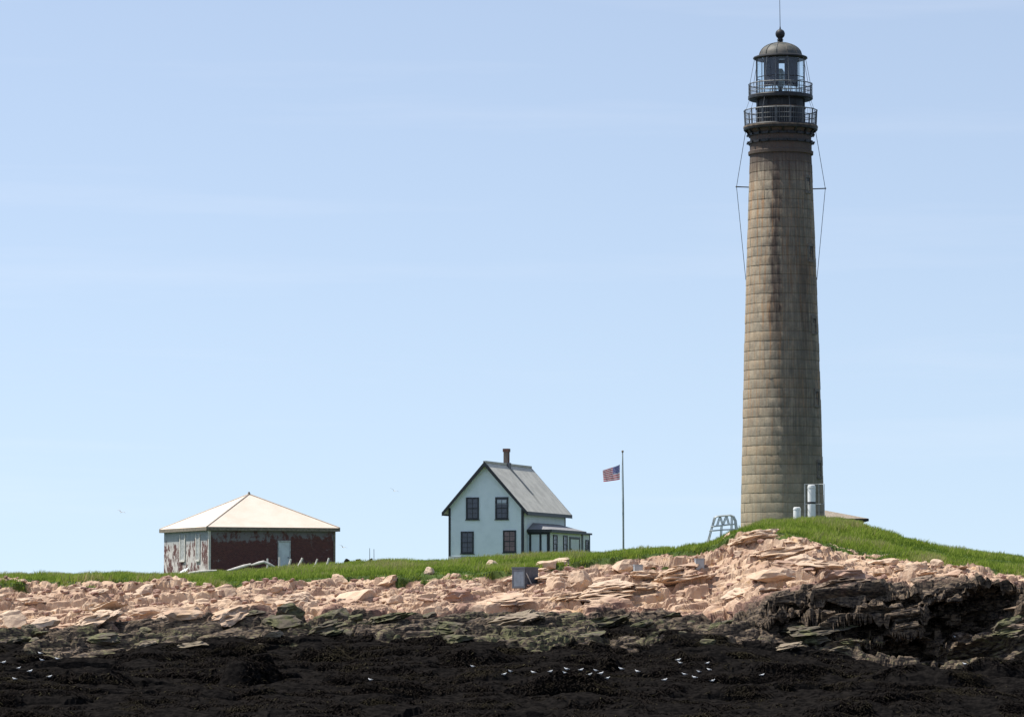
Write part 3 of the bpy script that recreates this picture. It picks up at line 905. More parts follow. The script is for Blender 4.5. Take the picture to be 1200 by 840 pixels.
m_.box(PW+.003, PW+.07, y0, y0+.16, .5, zt_); m_.box(PW+.003, PW+.07, y1-.16, y1, .5, zt_); m_.box(PW+.003, PW+.07, y0+.16, y1-.16, zt_-.16, zt_); m_.build('frame', M_trim, dr)
m_ = MB(); m_.box(PW+.002, PW+.03, y0+.16, y1-.16, .5, zt_-.16); m_.build('leaf', M_clap, dr)
m_ = MB(); m_.box(PW+.03, PW+.09, y0+.3, y0+.36, 1.5, 1.62); m_.build('handle', M_iron, dr)
# small shed at the rear corner
m_ = MB(); m_.box(-1.5, PW+.05, P1+.2, P1+1.9, .3, PE-.12); m_.build('rear_shed_wall', M_clap, H)
m_ = MB(); m_.box(-1.6, PW+.2, P1+.12, P1+2.05, PE-.12, PE+.02); m_.build('rear_shed_roof', M_trim, H)
window(H, P1+1.1, PE-.9, .8, .8, (M_hpane, M_hpane), 'side', PW+.052)
m_ = MB(); m_.box(PW+.051, PW+.08, P1+1.75, P1+1.905, .3, PE-.121); m_.build('corner_board', M_trim, H)

# ------------------------------------------------------------------ brick building with hipped roof
n = NT('peeling_brick')
tc = n.n('ShaderNodeTexCoord').outputs['Object']
sp_ = n.n('ShaderNodeSeparateXYZ'); n.t.links.new(tc, sp_.inputs[0])
uv = n.n('ShaderNodeCombineXYZ')
n.t.links.new(n.math('ADD', sp_.outputs[0], sp_.outputs[1]), uv.inputs[0]); n.t.links.new(sp_.outputs[2], uv.inputs[1])
bk = n.n('ShaderNodeTexBrick'); n.t.links.new(uv.outputs[0], bk.inputs[0]); bk.inputs['Scale'].default_value = 3.6
bk.inputs['Mortar Size'].default_value = .018
for i, c_ in ((1, (0.15, 0.055, 0.048)), (2, (0.09, 0.036, 0.036)), (3, (0.16, 0.13, 0.12))): bk.inputs[i].default_value = (*c_, 1)
pa = n.noise(tc, 0.9, 6, 0.68); pb = n.noise(n.pos((1, 1, .65), obj=True), 2.8, 6, 0.7)
att = n.math('ADD', n.math('MULTIPLY', n.math('SUBTRACT', pa, 0.5), 1.7), n.math('MULTIPLY', n.math('SUBTRACT', pb, 0.5), 1.5))
base = n.math('ADD', att, n.attr('paint'))
band = n.math('ADD', base, n.step(sp_.outputs[2], 2.5, 3.8, 0.0, 0.5))
paint = n.mix(n.step(pb, .3, .7), (0.46, 0.43, 0.40), (0.66, 0.61, 0.57))
gp = n.mix(n.step(pa, .3, .7), (0.28, 0.31, 0.32), (0.42, 0.43, 0.42))
paint = n.mix(n.step(sp_.outputs[2], 2.3, 3.1), paint, gp)
paint = n.mix(n.step(n.attr('paint'), 0.4, 0.3, 0, .75), paint, (0.15, 0.125, 0.13))
col = n.mix(n.step(band, 0.38, 0.6), bk.outputs[0], paint)
n.bump(bk.outputs[1], 0.4, 0.015)
M_peel = n.done(col, 0.9, spec=0.15)
n = NT('cream_roof')
tc = n.n('ShaderNodeTexCoord').outputs['Object']
f1 = n.noise(tc, 0.7, 5, 0.6); f2 = n.noise(tc, 7, 4, 0.6)
col = n.mix(n.step(f1, .35, .65), (0.66, 0.555, 0.46), (0.71, 0.61, 0.52))
col = n.mix(n.math('MULTIPLY', n.step(f2, .5, .75), .25), col, (0.60, 0.50, 0.41))
s3 = n.n('ShaderNodeSeparateXYZ'); n.t.links.new(tc, s3.inputs[0])
n.bump(n.math('ADD', n.math('FRACT', n.math('MULTIPLY', s3.outputs[2], 9)), f2), .35, .02)
M_cream = n.done(col, .8, spec=.2)
M_fascia = simple('weathered_fascia', (0.20, 0.17, 0.13), .85, var=.3)
M_board = simple('weathered_board', (0.40, 0.41, 0.40), .9, var=.3, scale=5)
M_door = simple('pale_door', (0.60, 0.66, 0.68), .6, var=.1, scale=2)
M_bleach = simple('bleached_wood', (0.66, 0.62, 0.56), .85, var=.2, scale=5)

DB = 272.0
TB = R(24.5)
bc = at(244.6, 667, DB)
BZb = bc.z - 0.8
B = empty('brick_building', (bc.x, bc.y, BZb), TB)
tag(B, 'square brick outbuilding with peeling white paint and pale hipped roof', 'building')
SB = 9.82; ov = .27
ze = at(243, 618.5, DB).z - BZb
zap = at(290, 579, DB + (SB/2) * (math.cos(TB) + math.sin(TB))).z - BZb
m_ = MB()
m_.add([(0,0,0),(SB,0,0),(SB,0,ze),(0,0,ze)], [(0,1,2,3)])
wf = m_.build('front_wall', M_peel, B)
m_ = MB(); m_.add([(0,0,0),(0,SB,0),(0,SB,ze),(0,0,ze)], [(0,3,2,1)]); wl_ = m_.build('left_wall', M_peel, B)
m_ = MB(); m_.add([(SB,0,0),(SB,SB,0),(0,SB,0),(SB,0,ze),(SB,SB,ze),(0,SB,ze)], [(0,1,4,3),(1,2,5,4)]); wb_ = m_.build('rear_wall', M_peel, B)
for o_, val in ((wf, 0.2), (wl_, 0.50), (wb_, 0.2)):
    a_ = o_.data.attributes.new('paint', 'FLOAT', 'POINT'); a_.data.foreach_set('value', [val] * len(o_.data.vertices))
cx_ = SB / 2
corners = [(-ov, -ov), (SB+ov, -ov), (SB+ov, SB+ov), (-ov, SB+ov)]
for i in range(4):
    p, q = corners[i], corners[(i + 1) % 4]
    vs = [(p[0], p[1], ze), (q[0], q[1], ze), (cx_, cx_, zap - .12), (p[0], p[1], ze + .09), (q[0], q[1], ze + .09), (cx_, cx_, zap)]
    rs_ = mesh_obj('roof_slope', vs, [(3, 4, 5), (2, 1, 0), (0, 1, 4, 3)], M_cream, B)
    m_ = MB(); m_.tube([(p[0], p[1], ze + .10), (cx_, cx_, zap + .02)], .05, 5); m_.build('hip_cap', simple('hip_cap_tan', (0.50,0.42,0.34), .9), rs_)
    d_ = Vector((q[0]-p[0], q[1]-p[1], 0)).normalized(); nn = Vector((d_.y, -d_.x, 0)) * .03
    vs = [Vector((p[0], p[1], 0)) + nn * .1, Vector((q[0], q[1], 0)) + nn * .1, Vector((q[0], q[1], 0)) + nn, Vector((p[0], p[1], 0)) + nn]
    vv = [v_ + Vector((0, 0, ze - .17)) for v_ in vs] + [v_ + Vector((0, 0, ze + .085)) for v_ in vs]
    mesh_obj('fascia', vv, [(3,2,1,0),(4,5,6,7),(0,1,5,4),(1,2,6,5),(2,3,7,6),(3,0,4,7)], M_fascia, rs_)
m_ = MB(); m_.box(-ov+.02, SB+ov-.02, -ov+.02, SB+ov-.02, ze-.06, ze-.02); m_.build('soffit', M_fascia, B)
m_ = MB(); m_.tube([(cx_, cx_, zap-.05), (cx_, cx_, zap+.18)], [.12, .07], 8); m_.build('roof_vent', M_fascia, B)
# front door
def bx_(px): return (px - 244.6) / (395.5 - 244.6) * SB
dr = bpy.data.objects.new('door', None); link(dr, B)
z1_ = at(333, 635, DB + 2).z - BZb
m_ = MB(); m_.box(bx_(327.5), bx_(340.5), -.04, -.003, .3, z1_); m_.build('leaf', M_door, dr)
m_ = MB(); m_.box(bx_(326.3), bx_(327.4), -.08, -.002, .3, z1_); m_.box(bx_(340.6), bx_(341.6), -.08, -.002, .3, z1_); m_.box(bx_(326.3), bx_(341.6), -.08, -.002, z1_+.002, z1_+.13); m_.build('frame', M_board, dr)
m_ = MB(); m_.tube([(bx_(338.8), -.04, 1.7), (bx_(338.8), -.10, 1.7)], .04, 6); m_.build('knob', M_iron, dr)
# boarded windows and corner strips on the left wall (y runs back)
def by_(px): return (244.6 - px) / (244.6 - 187) * SB
for px, wpx in ((212, 5.5), (231.5, 4.0)):
    bw = bpy.data.objects.new('boarded_window', None); link(bw, B)
    y0, y1 = by_(px + wpx / 2), by_(px - wpx / 2)
    zb_, zt_ = at(px, 656, DB + 4).z - BZb, at(px, 626, DB + 4).z - BZb
    nb = 3
    for k in range(nb):
        m_ = MB(); m_.box(-.05, -.004, y0 + (y1-y0)*k/nb + .02, y0 + (y1-y0)*(k+1)/nb - .02, zb_, zt_); m_.build('board', M_board, bw)
    m_ = MB(); m_.box(-.11, -.003, y0-.1, y1+.1, zb_-.12, zb_-.003); m_.build('sill', M_bleach, bw)
    m_ = MB(); m_.box(-.09, -.003, y0-.12, y0-.002, zb_, zt_); m_.box(-.09, -.003, y1+.002, y1+.12, zb_, zt_); m_.build('frame', M_bleach, bw)
m_ = MB(); m_.box(-.035, -.002, -.035, .12, .2, ze-.18); m_.box(-.002, .14, -.035, -.002, .2, ze-.18); m_.build('corner_strip', M_bleach, B)
m_ = MB(); m_.box(SB-.12, SB+.03, -.035, -.002, .2, ze-.18); m_.build('corner_strip', M_fascia, B)

# ------------------------------------------------------------------ low shed behind the tower
M_brownroof = simple('brown_shingles', (0.27, 0.225, 0.175), .9, var=.3, scale=6)
M_shedwall = simple('dark_stone_wall', (0.10, 0.09, 0.08), .9, var=.3, scale=3)
dS = 288.0
pr_ = at(1016, 610, dS)
SH = empty('low_shed', (pr_.x, pr_.y, pr_.z - 1.6), 0)
tag(SH, 'low outbuilding with brown hipped roof just right of the tower base', 'shed')
m_ = MB(); m_.box(-8.6, -.25, .2, 5.0, 0, 1.62); m_.build('wall', M_shedwall, SH)
m_ = MB()
zr = at(968, 598.0, dS + 2.4).z - SH.location.z
a_ = [(-9, 0, 1.62), (.1, 0, 1.62), (.1, 5.2, 1.62), (-9, 5.2, 1.62)]
vs = a_ + [(x, y, z + .16) for x, y, z in a_] + [(-5.9, 2.6, zr + .55), (-3.4, 2.6, zr + .1)]
m_.add(vs, [(3,2,1,0),(0,1,5,4),(1,2,6,5),(2,3,7,6),(3,0,4,7),(4,5,9,8),(5,6,9),(6,7,8,9),(7,4,8)])
m_.build('roof', M_brownroof, SH)
m_ = MB(); m_.box(-9.03, .13, -.04, -.003, 1.58, 1.76); m_.box(.103, .14, -.04, 5.2, 1.58, 1.76); m_.build('fascia', M_iron, SH)

# ------------------------------------------------------------------ white cylinders at the tower foot
def fog_signal(px, pt, dist, rpx, label, band=None, cage=False):
    p = at(px, pt, dist)
    zg = surf(p.x, dist)
    e = empty('fog_signal', (p.x, dist, zg - .1))
    r = at(600 + rpx, pt, dist).x; h = p.z - zg + .1
    m_ = MB(); m_.lathe([(0, 0), (r, 0), (r, h - .12), (r * .93, h - .03), (r * .7, h), (0, h)], 24); m_.build('body', M_white, e, smooth=True)
    m_ = MB(); m_.lathe([(r, h * .97 - .1), (r * 1.06, h * .97 - .09), (r * 1.06, h * .97 - .16), (r, h * .97 - .17)], 24); m_.build('rim', M_white, e)
    if band:
        zb_ = at(px, band, dist).z - e.location.z
        m_ = MB(); m_.lathe([(r * .96, zb_ - .07), (r * 1.05, zb_ - .07), (r * 1.05, zb_ + .07), (r * .96, zb_ + .07)], 24); m_.build('band', M_iron, e)
    if cage:
        M_galv = simple('galvanised_frame', (0.34, 0.36, 0.37), .5, metal=.4)
        for x_, y_ in ((-.48, .3), (.55, .3), (.9, -.1), (-.48, -.3)):
            m_ = MB(); m_.tube([(x_, y_, 0), (x_, y_, h + .06)], .025, 6); m_.build('frame_post', M_galv, e)
        for z_ in (h + .06, h * .5):
            m_ = MB(); m_.tube([(-.48, -.3, z_), (-.48, .3, z_), (.55, .3, z_), (.9, -.1, z_)], .022, 5); m_.build('frame_rail', M_galv, e)
    tag(e, label, 'fog signal')
fog_signal(951, 568, 268.0, 4.6, 'tall white cylinder with dark band at the foot of the tower', 589, True)
fog_signal(934, 594, 268.0, 4.4, 'short white cylinder at the foot of the tower')

# ------------------------------------------------------------------ grey metal stair frame left of the tower
M_galv2 = simple('grey_metal_frame', (0.52, 0.55, 0.56), .55, metal=.2, var=.15)
dF = 255.0
zg = min(surf(at(832, 620, dF).x, dF), surf(at(862, 620, dF).x, dF))
p0 = at(846, 630, dF)
F = empty('stair_frame', (p0.x, dF, zg - .1))
tag(F, 'grey metal stair railing frame on the slope left of the tower', 'frame')
def fp(px, py, dd=0.0): 
    p = at(px, py, dF + dd); return p - F.location
for dd in (0.0, 1.1):
    sx_ = -1.5 * (dd > 0)
    def g(px, py): return fp(px + sx_, py, dd)
    m_ = MB(); m_.tube([g(830, 636), g(838.5, 606), g(841, 604.8), g(856, 603.4), g(860, 605), g(862.5, 610), g(864, 622), g(864.5, 634)], .065, 6); m_.build('top_rail', M_galv2, F)
    m_ = MB(); m_.tube([g(834.5, 616.8), g(853, 614.6), g(863, 613.8)], .055, 6); m_.build('mid_rail', M_galv2, F)
    m_ = MB(); m_.tube([g(832.6, 622), g(848, 620.5), g(863.8, 620)], .05, 6); m_.build('low_rail', M_galv2, F)
    for (xa, ya, xb, yb) in ((841, 616, 844.5, 605), (848, 615.2, 844.5, 605), (848, 615.2, 852, 604), (855, 614.5, 852, 604), (857.5, 634, 858.5, 604.5), (845, 634, 846.5, 615)):
        m_ = MB(); m_.bar(g(xa, ya), g(xb, yb), .07); m_.build('brace', M_galv2, F)
for (xa, ya) in ((838.5, 606), (858.5, 604.4), (834.5, 616.8), (863, 613.8)):
    m_ = MB(); m_.bar(fp(xa, ya, 0), fp(xa - 1.5, ya, 1.1), .06); m_.build('cross_bar', M_galv2, F)

# ------------------------------------------------------------------ flagpole and flag
M_pole = simple('grey_green_pole', (0.24, 0.28, 0.27), .45, var=.1)
dP = 270.0
pt = at(729.6, 530, dP); pbx = at(730.5, 645, dP)
zg = surf(pbx.x, dP)
FP = empty('flagpole', (pbx.x, dP, zg - .1))
tag(FP, 'slim grey flagpole rising from the grass beside the house', 'flagpole')
hp = pt.z - FP.location.z
m_ = MB(); m_.tube([(0, 0, 0), (0, 0, hp * .5), (pt.x - pbx.x, 0, hp)], [.075, .06, .04], 8); m_.build('pole', M_pole, FP, smooth=True)
m_ = MB(); m_.lathe([(0, hp - .02)] + [(.085 * math.sin(t), hp + .07 - .09 * math.cos(t)) for t in np.linspace(.3, 2.9, 6)] + [(0, hp + .16)], 10, cx=pt.x - pbx.x); m_.build('finial', M_rustedge, FP)
m_ = MB(); m_.tube([(-.05, -.07, hp - .1), (-.11, -.07, hp * .85), (-.05, -.08, hp * .1)], .009, 4); m_.build('halyard', M_white, FP)
n = NT('stars_and_stripes')
u_ = n.attr('fu'); v_ = n.attr('fv')
stripe = n.math('GREATER_THAN', n.math('FRACT', n.math('MULTIPLY', v_, 6.5)), 0.5)
col = n.mix(stripe, (0.62, 0.06, 0.10), (0.86, 0.84, 0.84))
can = n.math('MULTIPLY', n.math('LESS_THAN', u_, 0.42), n.math('LESS_THAN', v_, 0.538))
sx_ = n.math('SUBTRACT', n.math('FRACT', n.math('MULTIPLY', u_, 14.2)), .5); sy_ = n.math('SUBTRACT', n.math('FRACT', n.math('MULTIPLY', v_, 9.3)), .5)
star = n.math('LESS_THAN', n.math('ADD', n.math('MULTIPLY', sx_, sx_), n.math('MULTIPLY', sy_, sy_)), .07)
col = n.mix(can, col, n.mix(star, (0.06, 0.07, 0.30), (0.8, 0.8, 0.84)))
tl_ = n.n('ShaderNodeBsdfTranslucent'); mx = n.n('ShaderNodeMixShader'); mx.inputs[0].default_value = .6
n.t.links.new(col, tl_.inputs[0]); n.t.links.new(n.b.outputs[0], mx.inputs[1]); n.t.links.new(tl_.outputs[0], mx.inputs[2]); n.t.links.new(mx.outputs[0], n.t.nodes['Material Output'].inputs[0])
M_flag = n.done(col, .8)
tl = at(726.3, 544, dP); bl = at(726.0, 561.5, dP)
NU, NV = 28, 14
vs, fs, fu, fv = [], [], [], []
wid = 1.22
for j in range(NV + 1):
    for i in range(NU + 1):
        u, vv_ = i / NU, j / NV
        h_ = tl.z - bl.z
        x = tl.x - wid * u * (0.98 + 0.02 * math.cos(3 * vv_))
        z = tl.z - h_ * vv_ * (1 - 0.22 * u + .12 * u * vv_) - 0.42 * u ** 0.8 * (1 - 0.35 * vv_)
        y = dP - .06 + .16 * math.sin(u * 8.5 + vv_ * 1.2) * u ** .5 + .25 * u
        vs.append((x, y, z)); fu.append(u); fv.append(vv_)
for j in range(NV):
    for i in range(NU):
        a = j * (NU + 1) + i
        fs.append((a, a + 1, a + NU + 2, a + NU + 1))
fl = mesh_obj('flag', vs, fs, M_flag, smooth=True)
for nm, arr in (('fu', fu), ('fv', fv)):
    a_ = fl.data.attributes.new(nm, 'FLOAT', 'POINT'); a_.data.foreach_set('value', arr)
tag(fl, 'striped flag with blue starred corner flying from the flagpole', 'flag')

# ------------------------------------------------------------------ dark box on the rocks and small grey boxes
M_slate = simple('slate_grey_panel', (0.135, 0.165, 0.205), .6, var=.12, scale=3)
M_slate2 = simple('slate_frame', (0.075, 0.085, 0.105), .65, var=.15, scale=3)
dX = 233.0
pc = hit(615.5, 690); dX = pc.y - .25
X = empty('observation_blind', (pc.x, dX, pc.z - .05), R(45))
tag(X, 'dark slate-grey cube-shaped observation blind standing among the pink rocks', 'blind')
s_ = 1.12; h_ = at(615, 664, dX).z - X.location.z
m_ = MB(); m_.box(0, s_, 0, s_, 0, h_ - .09); m_.build('body', M_slate2, X)
m_ = MB(); m_.box(-.05, s_+.05, -.05, s_+.05, h_-.088, h_); m_.build('lid', M_slate2, X)
# left face is the x = 0 side (faces left after the turn)
m_ = MB()
m_.box(-.035, -.002, .0, .11, .02, h_-.09); m_.box(-.035, -.002, s_-.11, s_, .02, h_-.09); m_.box(-.035, -.002, .11, s_-.11, h_-.25, h_-.09); m_.box(-.035, -.002, .11, s_-.11, .02, .14); m_.build('frame', M_slate2, X)
nb = 3
for k in range(nb):
    y0 = .11 + (s_-.22) * k / nb
    m_ = MB(); m_.box(-.022, -.001, y0 + .006, y0 + (s_-.22) / nb - .006, .14, h_-.25); m_.build('board', M_slate, X)
for k in range(4):
    x0 = s_ * k / 4
    m_ = MB(); m_.box(x0 + .006, x0 + s_/4 - .006, -.022, -.001, .02, h_-.095); m_.build('board', M_slate2, X)
m_ = MB(); m_.bar((.55, -.16, .02), (.03, -.05, h_ * .72), .05); m_.build('prop_stick', M_board, X)
M_gbox = simple('grey_box', (0.30, 0.33, 0.35), .6, var=.08, scale=3)
M_gbox2 = simple('grey_box_lid', (0.36, 0.39, 0.41), .6, var=.08, scale=3)
for px, py, wpx, hpx, dist, rz, lab in ((748, 674, 10, 10.5, 236, 12, 'small grey box on pink ledge below the flagpole'), (820, 671.5, 10.5, 12, 236, 10, 'small grey box on pink ledge below the stair frame')):
    p = hit(px, py); dist = p.y + .25; k_ = FPX / dist
    e = empty('utility_box', (p.x, dist, p.z - .1), R(rz))
    w2, h_ = wpx / k_ / 2 * .95, hpx / k_ + .15
    m_ = MB(); m_.box(-w2, w2, -.2, .25, 0, h_ - .05); m_.build('body', M_gbox, e)
    m_ = MB(); m_.box(-w2-.025, w2+.025, -.225, .275, h_ - .048, h_); m_.build('lid', M_gbox2, e)
    m_ = MB(); m_.box(-w2+.05, w2-.05, -.218, -.201, .08, h_ - .1); m_.build('panel', M_gbox2, e)
    tag(e, lab, 'box')
# ------------------------------------------------------------------ loose rocks
def rock_material(name, kind):
    n = NT(name)
    v = n.pos(obj=False)
    ta = n.n('ShaderNodeAttribute', attribute_name='tone', attribute_type='OBJECT'); rn = ta.outputs['Fac']
    col = rock_colour(n, v, rn)
    nz2 = n.noise(n.pos((1, 1, 3)), 3.0, 4, 0.6); nz1 = n.noise(v, 1.2, 5, 0.65)
    sz = n.n('ShaderNodeSeparateXYZ'); n.t.links.new(n.n('ShaderNodeNewGeometry').outputs['Position'], sz.inputs[0])
    if kind == 'olive':
        ol = n.mix(n.step(nz2, 0.35, 0.65), (0.05, 0.052, 0.026), (0.155, 0.148, 0.075))
        dk = n.mix(n.step(nz1, 0.4, 0.6), (0.035, 0.03, 0.028), (0.12, 0.10, 0.075))
        col = n.mix(n.step(nz1, 0.42, 0.58), ol, dk)
        col = n.mix(n.step(rn, 0.75, 1.0, 0, .6), col, (0.36, 0.28, 0.21))
    if kind == 'dark':
        col = n.mix(n.step(nz2, 0.35, 0.65), (0.07, 0.05, 0.043), (0.30, 0.22, 0.155))
    if kind == 'weed':
        col = n.mix(n.step(nz2, 0.3, 0.7), (0.010, 0.0095, 0.0095), (0.032, 0.027, 0.024))
    n.bump(n.math('ADD', n.noise(v, 5.0, 6, 0.7), n.math('MULTIPLY', n.noise(v, 22, 3, 0.6), 0.4)), 0.5, 0.1)
    return n.done(col, 0.88, spec=0.03 if kind == 'weed' else 0.2)
M_rock = rock_material('pink_granite', 'pink')
M_olive = rock_material('algae_granite', 'olive')
M_dark = rock_material('dark_granite', 'dark')
M_weedrock = rock_material('weed_granite', 'weed')

def rock_mesh(seed, flat=0.55, sub=2, ncut=10, jag=0.05, rough=0.0):
    r = random.Random(seed)
    bm = bmesh.new()
    bmesh.ops.create_icosphere(bm, subdivisions=sub, radius=1.0)
    for v in bm.verts:
        v.co += v.co.normalized() * 0.2 * mnoise.noise(v.co * 1.3 + Vector((seed * 3.1, seed, 0)))
    for k in range(ncut):
        d = Vector((r.gauss(0, 1), r.gauss(0, 1), r.gauss(0, .9))).normalized()
        if k == 0: d = Vector((r.uniform(-.25, .25), r.uniform(-.3, .1), 1)).normalized()
        if k == 1: d = Vector((r.uniform(-.3, .3), -1, r.uniform(.0, .5))).normalized()
        dist = r.uniform(0.42, 0.78)
        for v in bm.verts:
            e = v.co.dot(d) - dist
            if e > 0: v.co -= d * e * 0.97
    for v in bm.verts:
        v.co += Vector((mnoise.noise(v.co * 4 + Vector((seed, 7, 1))), mnoise.noise(v.co * 4 + Vector((3, seed, 5))), mnoise.noise(v.co * 4 + Vector((1, 2, seed))))) * jag
        if rough:
            b_ = v.co * 3.0; b_.z *= 3
            v.co += v.co.normalized() * rough * (mnoise.noise(b_ * 2.2 + Vector((seed, 0, 3))) + 2.2 * (mnoise.cell(b_ + Vector((seed, 2, 9))) - .5))
        v.co.z *= flat
    # normalise to a unit-wide footprint
    xs = [v.co.x for v in bm.verts]; ys = [v.co.y for v in bm.verts]; zs_ = [v.co.z for v in bm.verts]
    cx0, cy0 = (min(xs) + max(xs)) / 2, (min(ys) + max(ys)) / 2
    s = 1.0 / (max(xs) - min(xs)); zmin = min(zs_)
    for v in bm.verts:
        v.co = Vector(((v.co.x - cx0) * s, (v.co.y - cy0) * s, (v.co.z - zmin) * s))
    bmesh.ops.dissolve_degenerate(bm, dist=0.004, edges=bm.edges)
    me = bpy.data.meshes.new('boulder')
    bm.to_mesh(me); bm.free()
    me.shade_flat()
    return me
def with_mat(me, mat):
    m2 = me.copy(); m2.materials.clear(); m2.materials.append(mat); return m2
BASE = [rock_mesh(100 + i, flat=random.uniform(.5, .95), sub=3, ncut=15, jag=.05, rough=.028) for i in range(14)]
SLAB = [rock_mesh(300 + i, flat=random.uniform(.28, .42), sub=3, ncut=16, jag=.07, rough=.035) for i in range(10)]
BIG = [rock_mesh(500 + i, flat=random.uniform(.3, .4), sub=4, ncut=20, jag=.07, rough=.05) for i in range(6)]
ROCKS = {'pink': ([with_mat(m_, M_rock) for m_ in BASE], [with_mat(m_, M_rock) for m_ in SLAB], [with_mat(m_, M_rock) for m_ in BIG]),
         'olive': ([with_mat(m_, M_olive) for m_ in BASE], [with_mat(m_, M_olive) for m_ in SLAB], [with_mat(m_, M_olive) for m_ in BIG]),
         'dark': ([with_mat(m_, M_dark) for m_ in BASE], [with_mat(m_, M_dark) for m_ in SLAB], [with_mat(m_, M_dark) for m_ in BIG]),
         'weed': ([with_mat(m_, M_weedrock) for m_ in BASE], [with_mat(m_, M_weedrock) for m_ in SLAB], [with_mat(m_, M_weedrock) for m_ in BIG])}

def put_rock(name, p, wid, hei, kind, slab, label, group=None, rz=None, ry=None, sink=0.3, idx=None, depth=None, tone=None):
    lst = ROCKS[kind][2 if slab and wid > 2.2 else 1 if slab else 0]
    me = lst[random.randrange(len(lst)) if idx is None else idx % len(lst)]
    o = bpy.data.objects.new(name, me); link(o)
    h0 = max(v.co.z for v in me.vertices)
    o.scale = (wid, (depth or wid * random.uniform(.7, 1.1)), hei / h0)
    o.rotation_euler = (R(random.uniform(-8, 10)), R(random.uniform(-16, 4)) if ry is None else R(ry), R(random.uniform(-35, 35)) if rz is None else R(rz))
    o.location = p - Vector((0, 0, hei * sink))
    o['tone'] = random.random() if tone is None else tone
    tag(o, label, 'rock', group)
    return o

# boulders that can be told apart in the photograph: (px, row of the foot, width px, height px, slab?, tilt, kind, label)
NAMED = [
 (682, 691, 32, 27, 0, -14, 'pink', 'upright tan boulder, second rock to the right of the slate-grey blind'),
 (654, 691, 30, 17, 0, 0, 'pink', 'rounded pink boulder close to the right side of the slate-grey blind'),
 (657, 662, 30, 9, 1, -4, 'pink', 'flat pale slab at the grass edge below the house porch'),
 (640, 668, 26, 13, 0, 0, 'pink', 'grey-pink rock half in the grass just right above the slate-grey blind'),
 (733, 673, 30, 18, 0, -4, 'pink', 'broad tan boulder touching the small grey box below the flagpole'),
 (760, 668, 24, 12, 0, -6, 'pink', 'pink boulder just right of the small grey box below the flagpole'),
 (540, 704, 40, 15, 0, -4, 'pink', 'reddish boulder with a dark front left of the slate-grey blind'),
 (577, 664, 14, 9, 0, 0, 'pink', 'small pale boulder in the grass straight below the house front'),
 (503, 674, 13, 11, 0, 0, 'pink', 'pale knob of rock at the grass edge left of the house'),
 (398, 688, 26, 18, 0, -6, 'pink', 'pointed pink boulder at the grass edge below the brick building right corner'),
 (14, 736, 40, 20, 0, -12, 'pink', 'big pale boulder at the left edge of the photo above the weed'),
 (52, 736, 40, 15, 1, -10, 'pink', 'pale slab beside the big boulder at the left edge'),
 (120, 733, 56, 17, 1, -14, 'pink', 'long pale slab tilted up to the right on the left shore'),
 (215, 731, 48, 19, 0, -4, 'pink', 'brownish blunt boulder above the weed below the brick building left wall'),
 (272, 729, 50, 18, 1, -16, 'pink', 'wedge-shaped tan slab tilted up to the right below the brick building'),
 (172, 724, 40, 14, 1, -14, 'pink', 'long wedge slab between the left shore slab and the blunt boulder'),
 (60, 706, 22, 9, 0, 0, 'pink', 'grey rounded boulder in the loose rocks on the left shore'),
 (265, 700, 26, 14, 0, -10, 'pink', 'square pink boulder below the corner of the brick building'),
 (342, 708, 44, 12, 1, -8, 'pink', 'pale low slab on the shore below the brick building door'),
 (453, 692, 32, 12, 1, -14, 'pink', 'pink slab tipped up to the right between the two buildings'),
 (884, 641, 66, 17, 1, -11, 'pink', 'large pale slab jutting out of the bank just below the tower'),
 (922, 656, 84, 14, 1, -7, 'pink', 'long pink ledge slab, second step below the tower'),
 (966, 669, 66, 12, 1, 4, 'pink', 'broken pink ledge slab, third step below the tower'),
 (905, 683, 60, 16, 0, -4, 'pink', 'ochre blunt rock at the left end of the bluff below the tower'),
 (995, 683, 70, 17, 0, -3, 'pink', 'reddish block on the lip of the dark bluff'),
 (1098, 666, 16, 12, 0, 0, 'pink', 'pale pointed boulder at the grass edge above the dark bluff'),
 (1045, 664, 18, 9, 0, 0, 'pink', 'small pale rock at the grass edge left of the pointed one above the bluff'),
 (868, 700, 50, 12, 1, -6, 'pink', 'pale ledge slab to the left of the dark bluff'),
 (800, 690, 70, 11, 1, -5, 'pink', 'wide low slab below the two small grey boxes'),
 (700, 703, 90, 10, 1, -4, 'pink', 'wide low slab at the foot of the pink rocks right of the blind'),
 (596, 710, 80, 8, 1, -4, 'pink', 'long low slab just in front of the slate-grey blind'),
 (525, 745, 60, 15, 1, 6, 'olive', 'humped olive-green rock in the tide zone below the house'),
 (385, 742, 60, 15, 1, -14, 'olive', 'olive slab tilted up to the right in the tide zone'),
 (120, 760, 44, 12, 1, -3, 'olive', 'mossy green rock at the edge of the weed on the left'),
 (330, 735, 50, 12, 0, -6, 'olive', 'blunt olive block at the tide line below the brick building door'),
 (1185, 742, 44, 16, 1, -14, 'olive', 'green-topped ledge at the right edge beside the dark hollow'),
 (1190, 754, 50, 12, 1, -10, 'olive', 'lower green ledge at the right edge above the weed'),
 (960, 752, 90, 10, 1, -6, 'olive', 'long green-grey ledge at the foot of the bluff'),
 (1040, 716, 70, 12, 1, -8, 'dark', 'grey-brown ledge sticking out of the dark bluff face'),
 (985, 708, 80, 14, 1, -7, 'dark', 'brown ledge jutting from the top of the dark bluff face'),
]
for (px, py, wp, hp_, slab, ry, kind, lab) in NAMED:
    p = hit(px, py - 1)
    k_ = FPX / p.y
    wid, hei = wp / k_, hp_ / k_
    o = put_rock('flat_boulder' if slab else 'boulder', p + Vector((0, wid * .2, 0)), wid, hei * 1.15, kind, slab, lab, rz=random.uniform(-14, 14), ry=ry, sink=.28, tone=(.06 if 'reddish' in lab else random.uniform(.8, 1) if 'pale' in lab else random.uniform(.3, .75)))

